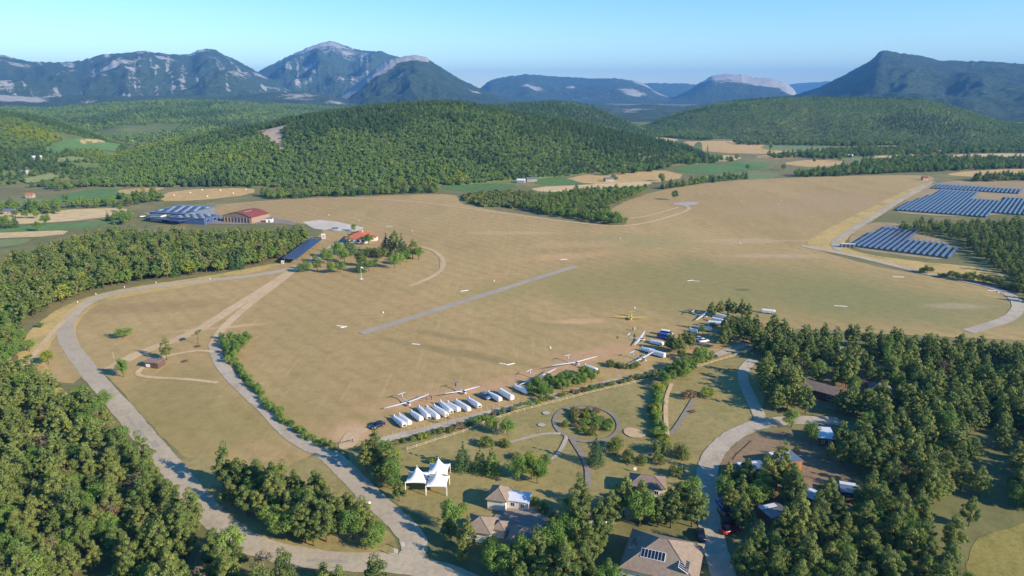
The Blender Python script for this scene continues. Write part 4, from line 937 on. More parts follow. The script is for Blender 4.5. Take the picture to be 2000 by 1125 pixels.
TL = ['white glider trailer at the near end of the trailer row, beside the dark blue car', 'white glider trailer touching the one at the near end of the row', 'white glider trailer, third from the near end of the row', 'white glider trailer with a dark round rear hatch, fourth from the near end', 'white glider trailer, fifth from the near end of the row', 'wide white glider trailer, sixth from the near end of the row', 'white glider trailer with a dark rear hatch in the middle of the row', 'white glider trailer, eighth from the near end of the row', 'white glider trailer, ninth from the near end of the row', 'white glider trailer with a dark open rear hatch standing apart, last before the gap', 'white glider trailer beside the parked grey-blue estate car', 'boxy white glider trailer to the right of the grey-blue estate car', 'lone white glider trailer just left of the bush clump']
for (a, b, k), lb in zip(ROWT, TL): trailer(lb, a, b, k)
for a, b, k, lb in (((1140, 713), (1166, 723), 'std', 'white glider trailer half hidden by the end of the bush clump'), ((1252, 679), (1278, 686), 'std', 'rear trailer of the long white double trailer'), ((1268, 685), (1299, 694), 'tall', 'long boxy white trailer with grey stripe behind the glider'),
                    ((1269, 665), (1296, 671), 'std', 'white trailer behind the side-on glider, below the van'), ((1391, 622), (1420, 629), 'tall', 'large white trailer at the wood edge, nearest the far glider'), ((1398, 614), (1424, 621), 'tall', 'second large white trailer stacked behind the first at the wood edge'),
                    ((1383, 629), (1408, 632), 'tall', 'low white trailer in front of the two large ones at the wood edge'), ((1364, 637), (1391, 643), 'std', 'white trailer behind a round bush left of the wood'), ((1346, 642), (1364, 647), 'std', 'short white trailer poking out left of the round bush'),
                    ((1488, 606), (1514, 609), 'tall', 'white trailer behind the first row of the right-hand pines')): trailer(lb, a, b, k)

# ------------------------------------------------------------------ cars, vans and caravans
CAR = {}
def carbody(kind, paint):
    key = (kind, paint)
    if key in CAR: return CAR[key]
    def sec(x, w, z0, z1): return [(x, -w, z0), (x, w, z0), (x, w * 1.02, z0 + (z1 - z0) * .55), (x, w * .93, z1), (x, -w * .93, z1), (x, -w * 1.02, z0 + (z1 - z0) * .55)]
    if kind == 'van':
        body = MB().loft([sec(2.4, .78, .45, .9), sec(2.2, .9, .35, 1.15), sec(1.6, .95, .32, 1.25), sec(-2.3, .95, .35, 1.25), sec(-2.45, .9, .4, 1.2)])
        cab = MB().loft([[(1.55, -.88, 1.24), (1.55, .88, 1.24), (1.0, .78, 2.0), (1.0, -.78, 2.0)], [(-2.38, -.9, 1.24), (-2.38, .9, 1.24), (-2.3, .8, 2.0), (-2.3, -.8, 2.0)]]); roof = MB().loft([[(1.05, -.8, 1.98), (1.05, .8, 1.98), (.95, .7, 2.12), (.95, -.7, 2.12)], [(-2.34, -.82, 1.98), (-2.34, .82, 1.98), (-2.25, .7, 2.14), (-2.25, -.7, 2.14)]])
    else:
        rear = -2.1 if kind == 'estate' else -1.75
        body = MB().loft([sec(2.2, .68, .42, .68), sec(2.05, .82, .3, .78), sec(1.2, .88, .26, .92), sec(0, .9, .26, .96), sec(-1.6, .9, .28, 1.0), sec(-2.1, .84, .32, .95), sec(-2.2, .74, .42, .8)])
        cab = MB().loft([[(1.05, -.8, .9), (1.05, .8, .9), (1.0, .78, .94), (1.0, -.78, .94)], [(.3, -.74, .94), (.3, .74, .94), (.25, .62, 1.44), (.25, -.62, 1.44)], [(-1.2, -.76, .97), (-1.2, .76, .97), (-1.2, .62, 1.5), (-1.2, -.62, 1.5)], [(rear, -.76, .96), (rear, .76, .96), (rear + .35, .6, 1.42), (rear + .35, -.6, 1.42)]])
        roof = MB().loft([[(.35, -.62, 1.42), (.35, .62, 1.42), (.3, .55, 1.48), (.3, -.55, 1.48)], [(-.5, -.64, 1.47), (-.5, .64, 1.47), (-.5, .55, 1.55), (-.5, -.55, 1.55)], [(rear + .4, -.62, 1.41), (rear + .4, .62, 1.41), (rear + .45, .55, 1.47), (rear + .45, -.55, 1.47)]])
    wh = MB().tube([(0, -.1, 0), (0, .1, 0)], .32, 14); rim = MB().tube([(0, -.11, 0), (0, .11, 0)], .19, 10)
    hl = MB().box((0, 0, 0), (.12, .34, .14)); 
    CAR[key] = dict(body=body.mesh('body', M[paint], True), windows=cab.mesh('windows', M['glass']), roof=roof.mesh('roof', M[paint]), wheel=wh.mesh('wheel', M['rubber']), rim=rim.mesh('rim', M['steel']), headlight=hl.mesh('headlight', M['white']), taillight=hl.mesh('taillight', M['carred']))
    return CAR[key]
for nm, hx in (('carnavy', '1f2c48'), ('cargrey', '5d6f8c'), ('carred', 'a01c18'), ('carblack', '17181b'), ('carblue', '2c4aa0'), ('carwhite', 'e8e8ea'), ('carsilver', 'a7abb0')): M[nm] = plain(nm + '_paint', hx, .22, .03, 1, .6)
py_ = lambda p: p[1]
def car(label, p, rz, paint, kind='hatch', s=1.12, cat='car', group='cars parked around the centre'):
    x, y = G(*p); m = carbody(kind, paint); r = empty('parked_car' if kind != 'van' else 'parked_van', (x, y, 0), rz, label, cat, group); r.scale = (s, s, s); EXCL.append((x, y, 2.2 if py_(p) > 960 else 3.2))
    obj('body', m['body'], r); obj('windows', m['windows'], r); obj('roof', m['roof'], r)
    for sx in (1.35, -1.35):
        for sy in (-.82, .82): w = obj('wheel', m['wheel'], r, (sx, sy, .32)); obj('rim', m['rim'], w)
    fx_ = 2.12 if kind != 'van' else 2.28; bx = 2.14 if kind != 'van' else 2.4
    for sy in (-.58, .58): obj('headlight', m['headlight'], r, (fx_, sy, .68)); obj('taillight', m['taillight'], r, (-bx, sy, .8))
a, b = np.array(G(748, 829)), np.array(G(724, 839)); car('dark blue car parked alone at the near end of the trailer row', (737, 834), math.atan2(*(b - a)[::-1]), 'carnavy')
car('grey-blue estate car between two glider trailers', (948, 777), -.95, 'cargrey', 'estate')
car('blue and white van under the trees behind the side-on glider', (1297, 662), -.5, 'carblue', 'van', 1.2, 'van', 'vans and caravans by the wood')
car('white van above the blue and white van at the tree edge', (1302, 655), -.5, 'carwhite', 'van', 1.1, 'van', 'vans and caravans by the wood')
car('white car beyond the tree clump, near the gravel path end', (1374, 668), .3, 'carwhite', 'hatch', 1.1)
car('silver car left of the white car beyond the tree clump', (1366, 664), .3, 'carsilver', 'hatch', 1.1)
car('blue car half under the pines, first in the line beside the right-hand road', (1411, 988), 1.75, 'carblue')
car('black car under the pines, second in the roadside line', (1415, 1007), 1.75, 'carblack')
car('black estate car beside the red car under the pines', (1428, 1024), .3, 'carblack', 'estate')
car('bright red car at the near end of the roadside line', (1425, 1039), .35, 'carred')
car('dark car in the shade behind the big tiled hall', (1368, 1048), 1.4, 'carblack')
car('blue van in the clearing among the right-hand pines', (1690, 716), 1.4, 'carblue', 'van', 1.1, 'van', 'vans and caravans by the wood')
car('silver van in front of the club house on the pale car park', (656, 450), .1, 'carsilver', 'van', 1.2, 'van')
for k, (px, pt) in enumerate(((278, 'carwhite'), (293, 'carsilver'), (308, 'carnavy'), (322, 'carblack'), (338, 'carwhite'))):
    car(f'{["white","silver","navy","black","second white"][k]} car under the solar car shelter by the hangars', (px, 424 + k * 2.4), rz4 + math.pi / 2, pt, group='cars under the shelter')
def caravan(label, p, rz):
    x, y = G(*p); r = empty('caravan', (x, y, 0), rz, label, 'caravan', 'vans and caravans by the wood'); EXCL.append((x, y, 3.2))
    pr = [(-2.5, .5), (2.3, .5), (2.7, 1.2), (2.2, 2.4), (-2.2, 2.5), (-2.7, 1.5)]
    build('body', MB().loft([[(a_, -1.05, z_) for a_, z_ in pr], [(a_, 1.05, z_) for a_, z_ in pr]]), M['white'], r)
    for sx in (-1.2, .9): build('window', MB().box((sx, -1.06, 1.6), (1.1, .04, .6)), M['glass'], r)
    build('door', MB().box((-.1, -1.07, 1.35), (.6, .04, 1.6)), M['plaster'], r); build('drawbar', MB().box((3.2, 0, .5), (1.2, .1, .1)), M['steel'], r)
    for sy in (-1, 1): build('wheel', MB().tube([(0, sy * .95, .33), (0, sy * 1.07, .33)], .33, 12), M['rubber'], r)
caravan('white caravan under pines at the bend of the path in the wood', (1531, 680), .4)
caravan('white caravan in deep shade behind the leaning pines', (1636, 690), -.3)
caravan('white caravan roof showing between dense pines at the right', (1900, 815), -.4)

# ------------------------------------------------------------------ people
_pm = {}
def person(label, p, rz, shirt, trousers, arm=.25):
    x, y = G(*p); key = (shirt, trousers)
    if key not in _pm:
        V = [(0, 0, .98), (0, 0, 1.2), (0, 0, 1.42), (0, 0, 1.54), (0, .02, 1.68), (0, .02, 1.76), (.1, 0, .92), (.12, .02, .5), (.12, 0, .08), (.12, .14, .03), (-.1, 0, .92), (-.12, .05, .5), (-.13, -.02, .08), (-.13, .12, .03), (.19, 0, 1.4), (.27, .0, 1.12), (.29, .12, .9), (-.19, 0, 1.4), (-.27, 0, 1.12), (-.29, .12, .9)]
        Ed = [(0, 1), (1, 2), (2, 3), (3, 4), (4, 5), (0, 6), (6, 7), (7, 8), (8, 9), (0, 10), (10, 11), (11, 12), (12, 13), (2, 14), (14, 15), (15, 16), (2, 17), (17, 18), (18, 19)]
        R = [.15, .14, .16, .06, .1, .08, .09, .07, .05, .04, .09, .07, .05, .04, .06, .045, .04, .06, .045, .04]
        me = bpy.data.meshes.new('person_cage'); me.from_pydata(V, Ed, []); o = bpy.data.objects.new('person_cage', me); col.objects.link(o)
        o.modifiers.new('skin', 'SKIN'); sk = me.skin_vertices[0].data
        for i, q in enumerate(sk): q.radius = (R[i], R[i] * (.75 if i < 3 else 1)); q.use_root = (i == 0)
        ss = o.modifiers.new('sub', 'SUBSURF'); ss.levels = 1; ss.render_levels = 1
        dg = bpy.context.evaluated_depsgraph_get(); dg.update(); m2 = bpy.data.meshes.new_from_object(o.evaluated_get(dg)); bpy.data.objects.remove(o)
        m2.materials.clear()
        for q in (shirt, trousers, 'skin', 'bark'): m2.materials.append(M[q])
        for f in m2.polygons: z = f.center.z; f.material_index = 1 if z < .98 and abs(f.center.x) < .22 else (3 if z > 1.72 else (2 if z > 1.5 or (abs(f.center.x) > .2 and z < 1.2) else 0)); f.use_smooth = True
        _pm[key] = m2
    o = obj('person', _pm[key], None, (x, y, 0), rz); tag(o, label, 'person', 'people on the airfield')
for q in (('shirtw', 'dcd8d0'), ('shirtr', '9c3b30'), ('shirtb', '3d5a8a'), ('jeans', '32405c'), ('shorts', '8d7f66'), ('dark', '24262c')): M[q[0]] = plain(q[0] + '_cloth', q[1], .9, .08, 4)
person('person in white standing at the right wing of the near glider', (828, 780), .5, 'shirtw', 'shorts'); person('person in red bending near the glider fuselage, beside the trailers', (840, 776), 2.0, 'shirtr', 'jeans')
person('person in blue standing between the near glider and the trailers', (834, 786), 3.0, 'shirtb', 'shorts'); person('person in dark clothes farthest right at the near glider', (843, 781), 1.0, 'dark', 'jeans')
person('person in dark clothes walking on the open airfield', (1236, 646), .5, 'dark', 'dark'); person('person in white walking beside the dark-clothed person on the airfield', (1239.5, 646), .6, 'shirtw', 'shirtw')
person('person in blue standing at the lower roadside below the pines', (527, 1096), .4, 'shirtb', 'jeans')

# ------------------------------------------------------------------ fences, posts, signs, markers
def rail_fence(label, pts, rails=(.45, .9), step=2.6, name='wooden_fence', r=.07, mat='wood'):
    w = dense([G(*p) for p in pts], step); f = empty(name, (w[0][0], w[0][1], 0), 0, label, 'fence'); ox, oy = w[0]
    pm = MB().tube([(0, 0, 0), (0, 0, max(rails, default=.75) + .2)], r, 6).mesh('post', M[mat])
    for i, (x, y) in enumerate(w):
        obj('post', pm, f, (x - ox, y - oy, 0))
        if i:
            a, b = w[i - 1], w[i]
            for h in rails: build('rail', MB().tube([(a[0] - ox, a[1] - oy, h), (b[0] - ox, b[1] - oy, h)], r * .8, 5), M[mat], f)
rail_fence('long pale two-rail wooden fence between gravel path and lawn', [(795, 880), (850, 862), (905, 845), (960, 822), (1010, 806), (1080, 788), (1160, 767), (1240, 749), (1320, 731), (1390, 710), (1470, 684)])
rail_fence('row of thin stakes between the trailers and the gravel path', [(750, 852), (800, 840), (870, 822), (940, 803), (1000, 786), (1050, 772)], (), 2.2, 'stake_row', .045, 'wood')
rail_fence('low dark log edging curving beside the orange cabin', [(1468, 862), (1455, 875), (1440, 888), (1433, 898)], (.25,), 2.0, 'log_barrier', .09, 'brownwood')
x, y = G(672, 868); r = empty('gate_barrier', (x, y, 0), .45, 'dark pole gate across the track at the airfield entrance', 'gate')
build('bar', MB().tube([(-2.6, 0, .95), (2.6, 0, .95)], .06, 6), M['darkmetal'], r)
for s in (-2.6, 2.6): build('post', MB().tube([(s, 0, 0), (s, 0, 1.2)], .1, 6), M['darkmetal'], r)
build('brace', MB().tube([(-2.6, 0, .3), (2.6, 0, .9)], .04, 5), M['darkmetal'], r)
def sign(label, p, rz, h=2.2, w=.9, hh=1.1):
    x, y = G(*p); r = empty('road_sign', (x, y, 0), rz, label, 'sign'); build('post', MB().tube([(0, 0, 0), (0, 0, h)], .05, 6), M['steel'], r); b = build('board', MB().box((0, -.06, h - hh / 2), (w, .05, hh)), M['white'], r)
sign('white board sign at the road junction, nearer the pines', (774, 1088), -.3); sign('white board sign at the road junction, beside the bend', (787, 1075), -.3)
sign('small white sign at the pine edge beside the road', (722, 988), .5, 1.2, .6, .6)
sign('white notice board on the lawn behind the dark-roofed house', (1240, 922), .0, 1.5, .8, .9)
def slab(name, label, parts, cat='marker'):
    r = None
    for k, (p, L, wd, ang) in enumerate(parts):
        x, y = G(*p)
        if k == 0: r = empty(name, (x, y, 0), 0, label, cat, 'white markers laid out on the airfield'); ox, oy = x, y
        build('slab', MB().box((x - ox, y - oy, .1), (L * .75, wd * .8, .14), ang), M['post'], r)
slab('ground_marker', 'white V-shaped ground marker left of the paved strip', [((664, 637), 4.5, .9, -.35), ((671, 639), 4.0, .9, .75)])
slab('ground_marker', 'white V-shaped ground marker near the glider row', [((983, 711), 4.6, .8, -.45), ((997, 711.5), 4.6, .8, .55)])
slab('ground_marker', 'single white bar marker below the paved strip', [((812, 672.5), 4.5, .9, -.25)])
slab('ground_marker', 'single white bar marker above the middle of the paved strip', [((907, 568), 6, .9, .5)])
slab('ground_marker', 'white bar marker near the upper end of the paved strip', [((1101, 507), 6, 1.0, .3)])
slab('ground_marker', 'white V-shaped ground marker out on the greener grass', [((1348, 548), 5, .7, .4), ((1360, 549), 5, .7, -.4)])
slab('ground_marker', 'white bar marker below the solar array road', [((1754, 541), 8, .9, -.1)])
slab('ground_marker', 'white bar marker at the edge of the right-hand pines', [((1642, 598), 8, .8, -.25)])
slab('ground_marker', 'white corner marker beside the right-hand gravel road', [((1940, 568), 7, .8, -.2), ((1951, 571), 3, 1.2, .6)])
slab('ground_marker', 'white bar marker in the far grass right of the club house', [((760, 442), 7, 1.2, -.2)])
for px, py, lb in ((748, 611, 'small white cone left of the paved strip'), (965, 549, 'small white cone above the paved strip'), (1075, 680, 'small white cone above the long white glider'), (1239.5, 602, 'small white cone beyond the yellow glider'), (1212, 466, 'small white cone in the far middle of the airfield'), (805, 451, 'small white cone behind the club house trees'), (701, 431, 'small white cone behind the car park'), (642, 420, 'small white cone between car park and hangars'), (1446, 475, 'small white cone near the bare patches'), (1448, 393, 'small white cone on the far right grass'), (1526, 392, 'small white cone on the far grass, left of the solar park')):
    x, y = G(px, py); o = build('marker_cone', MB().tube([(0, 0, 0), (0, 0, .08), (0, 0, .1), (0, 0, .8)], [.4, .4, .28, .1], 10), M['post'], None, (x, y, 0)); tag(o, lb, 'marker', 'white cones on the airfield')
for k, (px, py) in enumerate(((150, 593), (186, 577), (242, 563), (304, 554), (410, 547))):
    x, y = G(px, py); x, y = x - .5, y + 1.5; o = build('marker_post', MB().loft([[(a_ * s, b_ * s, z_) for a_, b_ in ((-.25, -.2), (.25, -.2), (.25, .2), (-.25, .2))] for z_, s in ((0, .7), (.6, .6), (.8, .3))]), M['post'], None, (x, y, 0)); tag(o, f'white roadside marker post, {["first","second","third","fourth","fifth"][k]} along the road from the left bend', 'marker post', 'white posts along the road')
x, y = G(706, 545); r = empty('windsock_mast', (x, y, 0), .4, 'thin pale windsock mast in front of the club house trees', 'windsock'); build('pole', MB().tube([(0, 0, 0), (0, 0, 7.0)], [.09, .05], 6), M['post'], r); build('sock', MB().tube([(.1, 0, 6.8), (.7, 0, 6.5), (1.5, 0, 5.9)], [.28, .22, .12], 8), M['canvas'], r); build('base_ring', MB().tube([(0, 0, .02), (0, 0, .12)], 1.0, 14), M['post'], r)
for px, py, lb in ((246, 646, 'thin pale pole behind the round bush on the left grass'), (222, 700, 'thin short pole at the dirt track start')):
    x, y = G(px, py); o = build('pole', MB().tube([(0, 0, 0), (0, 0, 2.6)], .05, 5), M['wood'], None, (x, y, 0)); tag(o, lb, 'pole')
# hay bales on the stubble field
k = 0
for px, py in ((340, 383), (372, 378), (405, 385), (430, 373), (455, 379), (480, 371), (395, 372)):
    x, y = G(px, py); o = build('hay_bale', MB().tube([(-.7, 0, .75), (.7, 0, .75)], .75, 14), M['wood'], None, (x, y, .05), .3 * k); tag(o, 'round straw bale lying on the stubble field beyond the hangars', 'hay bale', 'round bales on the stubble field'); k += 1
for px, py, lb in ((387, 678, 'dark picnic table under the sparse pine by the junction'), (362, 707, 'dark picnic table on the grass right of the shack'), (1352, 806, 'small wooden bench on the lawn right of the slanting path')):
    x, y = G(px, py); r = empty('picnic_table', (x, y, 0), .6, lb, 'table'); build('table_top', MB().box((0, 0, .74), (1.9, .8, .06)), M['brownwood'], r)
    for s in (-1, 1): build('seat', MB().box((0, s * .75, .45), (1.9, .28, .05)), M['brownwood'], r); build('leg', MB().box((s * .7, 0, .37), (.1, 1.4, .1)), M['brownwood'], r); build('leg', MB().box((s * .7, 0, .36), (.1, .1, .7)), M['brownwood'], r)

# ------------------------------------------------------------------ trees: leaf clouds on trunks
def leaf_cloud(clumps, leaf, g, up=.35):
    vs_ = []; tint = []
    for (c, rad, n) in clumps:
        d = g.normal(size=(n, 3)); d[:, 2] += up * .6; d /= np.linalg.norm(d, axis=1)[:, None]
        p = np.array(c) + d * np.array(rad) * g.uniform(.55, 1.05, (n, 1))
        nm = d + g.normal(size=(n, 3)) * .45; nm[:, 2] += up; nm /= np.linalg.norm(nm, axis=1)[:, None]
        t = np.cross(nm, g.normal(size=(n, 3))); t /= np.linalg.norm(t, axis=1)[:, None] + 1e-9; b = np.cross(nm, t)
        s = leaf * g.uniform(.55, 1.25, (n, 1)); s2 = s * g.uniform(.3, .7, (n, 1))
        vs_.append(np.stack([p - t * s - b * s2 * .4, p + t * s * .3 - b * s2, p + t * s + b * s2 * .3, p - t * s * .2 + b * s2], 1).reshape(-1, 3))
        tint.append(np.repeat(np.full(n, g.uniform(0, 1)), 4))
    return np.concatenate(vs_), np.concatenate(tint)

def cloud_mesh(name, v, tint, mat, extra=None, emats=()):
    nq = len(v) // 4; me = bpy.data.meshes.new(name); V = v; F4 = np.arange(nq * 4)
    if extra is not None:
        ev = np.array(extra.v); me.from_pydata([tuple(p) for p in np.concatenate([V, ev])], [], [tuple(range(4 * i, 4 * i + 4)) for i in range(nq)] + [tuple(k + len(V) for k in f) for f in extra.f])
        me.materials.append(mat); me.materials.append(emats[0]); mi = np.zeros(len(me.polygons), np.int32); mi[nq:] = 1; me.polygons.foreach_set('material_index', mi)
        tint = np.concatenate([tint, np.zeros(len(ev))])
    else:
        me.vertices.add(len(V)); me.vertices.foreach_set('co', V.ravel().astype(np.float32)); me.loops.add(nq * 4); me.loops.foreach_set('vertex_index', F4.astype(np.int32))
        me.polygons.add(nq); me.polygons.foreach_set('loop_start', np.arange(0, nq * 4, 4, dtype=np.int32)); me.materials.append(mat)
    a = me.attributes.new('tint', 'FLOAT', 'POINT'); a.data.foreach_set('value', tint.astype(np.float32)); me.update(calc_edges=True)
    return me

def clumps_for(kind, h, R, g, dens):
    C = []
    if kind == 'pine':                       # rounded irregular crown of needle clumps
        zb = h * .30; nl = 8; lx, ly = g.normal(size=2) * .12 * R
        for k in range(nl):
            f = k / (nl - 1); z = zb + (h * .92 - zb) * f; r = R * (1.0 - f ** 1.7) * (.7 + .3 * min(1, f * 5)) + .3; n = max(1, int(7.5 * (1 - f) + 1.5)); a0 = g.uniform(0, 6.28)
            for j in range(n):
                a = a0 + 6.28 * j / n + g.normal() * .35; q = r * g.uniform(.35, .95) if n > 1 else .1; s = R * g.uniform(.20, .36) + (.12 if n == 1 else 0)
                C.append(((q * math.cos(a) + lx * f, q * math.sin(a) + ly * f, z + g.normal() * .03 * h), (s, s, s * (.62 + .5 * (n == 1))), int(dens * g.uniform(.5, 1.1) * (s / R / .3) ** 1.3 * 1.15)))
    elif kind == 'flat':                     # sparse umbrella pine
        for k in range(9):
            a = g.uniform(0, 6.28); q = R * g.uniform(.1, .95); s = R * g.uniform(.26, .42); C.append(((q * math.cos(a), q * math.sin(a), h * g.uniform(.6, .97)), (s, s, s * .28), int(dens * .7)))
    elif kind == 'conifer':
        nl = 9
        for k in range(nl):
            f = k / (nl - 1); z = h * (.1 + .88 * f); r = R * (1 - f) ** .85 + .12; n = max(1, int(7 * (1 - f) + 1)); a0 = g.uniform(0, 6.28)
            for j in range(n):
                a = a0 + 6.28 * j / n; q = r * .7 if n > 1 else 0; s = max(.3, r * .5); C.append(((q * math.cos(a), q * math.sin(a), z - .1 * q), (s, s, s * .5 + .12), int(dens * .75)))
    elif kind == 'poplar':
        for k in range(16):
            f = k / 15; z = h * (.1 + .88 * f); r = R * math.sin(math.pi * min(1, f * .85 + .12)) ** .7; a = g.uniform(0, 6.28); C.append(((r * .4 * math.cos(a), r * .4 * math.sin(a), z), (r * .7 + .15, r * .7 + .15, h * .07), int(dens * 1.1)))
    elif kind == 'leafy':
        for k in range(26):
            d = g.normal(size=3); d /= np.linalg.norm(d); q = g.uniform(.45, .85); s = R * g.uniform(.28, .45); zc = h * .6
            C.append(((R * q * d[0] * (1.05 - .25 * max(0, d[2])), R * q * d[1] * (1.05 - .25 * max(0, d[2])), zc + h * .38 * q * d[2]), (s, s, s * .85), int(dens * g.uniform(.7, 1.2))))
    elif kind == 'shrub':
        for k in range(14):
            a = g.uniform(0, 6.28); q = R * math.sqrt(g.uniform(0, 1)) * .8; s = R * g.uniform(.25, .42); C.append(((q * math.cos(a), q * math.sin(a), h * g.uniform(.3, .72) * (1.05 - (q / R) ** 2 * .6)), (s, s, min(s, h * .35)), int(dens * .8)))
    elif kind == 'dead':
        for k in range(16):
            a = g.uniform(0, 6.28); q = R * g.uniform(.2, .9); s = R * g.uniform(.25, .4); C.append(((q * math.cos(a), q * math.sin(a), h * g.uniform(.45, .95)), (s, s, s * .7), int(dens * .22)))
    return C

def trunk_mb(kind, h, R, g, seg=6):
    mb = MB(); top = {'pine': .9, 'flat': .85, 'conifer': .92, 'poplar': .9, 'leafy': .75, 'shrub': .5, 'dead': .95}[kind] * h; r0 = {'shrub': .06}.get(kind, .018 * h + .03); n = 5
    pts = [(g.normal() * .02 * h * (i > 0), g.normal() * .02 * h * (i > 0), top * i / (n - 1) - (.1 if i == 0 else 0)) for i in range(n)]
    mb.tube(pts, [r0 * (1 - .8 * i / (n - 1)) for i in range(n)], seg)
    nb = {'pine': 6, 'flat': 7, 'conifer': 4, 'poplar': 3, 'leafy': 6, 'shrub': 4, 'dead': 18}[kind]
    for k in range(nb):
        f = g.uniform(.35, .9) if kind != 'shrub' else .1; a = g.uniform(0, 6.28); L = R * g.uniform(.6, .95) * (1.15 - f * .5); z = top * f; w = r0 * .38 * (1 - f * .6)
        mb.tube([(0, 0, z), (L * .5 * math.cos(a), L * .5 * math.sin(a), z + L * .22), (L * math.cos(a), L * math.sin(a), z + L * (.5 if kind != 'flat' else .3))], [w, w * .6, w * .2], 4)
    return mb

MATK = {'pine': 'pine', 'flat': 'pine', 'conifer': 'pine2', 'poplar': 'leaf', 'leafy': 'leaf', 'shrub': 'shrub', 'dead': 'brown'}
_tree = {}
def tree_variant(kind, v, mat=None):
    key = (kind, v, mat)
    if key not in _tree:
        g = np.random.default_rng(hash((kind, v)) % 1000 if False else sum(map(ord, kind)) * 31 + v); 
        h, R = {'pine': (10.5, 3.0), 'flat': (8, 3.4), 'conifer': (9, 2.9), 'poplar': (15, 2.2), 'leafy': (8, 3.4), 'shrub': (2.2, 1.7), 'dead': (8.5, 2.6)}[kind]
        h *= g.uniform(.9, 1.12); R *= g.uniform(.9, 1.1); leaf = {'shrub': .15, 'pine': .23, 'conifer': .22, 'dead': .2}.get(kind, .22); dens = {'pine': 150, 'conifer': 100, 'leafy': 140, 'shrub': 120}.get(kind, 130)
        cv, ct = leaf_cloud(clumps_for(kind, h, R, g, dens), leaf, g); m = M[mat or MATK[kind]]
        _tree[key] = (cloud_mesh('crown', cv, ct, m), trunk_mb(kind, h, R, g).mesh('trunk', M['deadwood' if kind == 'dead' else 'bark']))
    return _tree[key]
NAMES = {'pine': 'pine_tree', 'flat': 'umbrella_pine', 'conifer': 'conifer_tree', 'poplar': 'poplar_tree', 'leafy': 'broadleaf_tree', 'shrub': 'shrub', 'dead': 'dead_tree'}
CATS = {'pine': 'pine tree', 'flat': 'pine tree', 'conifer': 'conifer', 'poplar': 'poplar', 'leafy': 'tree', 'shrub': 'shrub', 'dead': 'dead tree'}
def tree(kind, x, y, label, group=None, s=1.0, mat=None, v=None, sz=None, z=0.0):
    v = random.randrange(8 if kind == 'pine' else 5) if v is None else v; cr, tk = tree_variant(kind, v, mat); r = empty(NAMES[kind], (x, y, z), random.uniform(0, 6.28), label, CATS[kind], group); r.scale = (s * random.uniform(.88, 1.12), s * random.uniform(.88, 1.12), sz or s * random.uniform(.85, 1.18))
    obj('crown', cr, r); obj('trunk', tk, r); return r

# low-detail copies for the masses of far trees
_lod = {}
def lod(kind, v, mat, level):
    key = (kind, v, mat, level)
    if key not in _lod:
        g = np.random.default_rng(900 + sum(map(ord, kind)) + v * 17); h, R = {'pine': (10.5, 3.0), 'conifer': (9.5, 2.6), 'leafy': (8, 3.3), 'shrub': (2.2, 1.7), 'dead': (8.5, 2.4), 'poplar': (15, 2.1)}[kind]
        dens, leaf = {1: (46, .38), 2: (9, .85), 3: (4, 1.3)}[level]; C = clumps_for(kind, h, R, g, dens); 
        if level == 3: C = C[::2]
        cv, ct = leaf_cloud([(c, r, max(2, n)) for c, r, n in C], leaf, g, .5)
        tk = MB().tube([(0, 0, -.5), (0, 0, h * .8)], [.2, .06], 4); me = cloud_mesh('tree_lod', cv, ct, M[mat], tk, (M['bark'],))
        _lod[key] = bpy.data.objects.new(f'tree_lod_{kind}_{v}_{level}', me)
    return _lod[key]
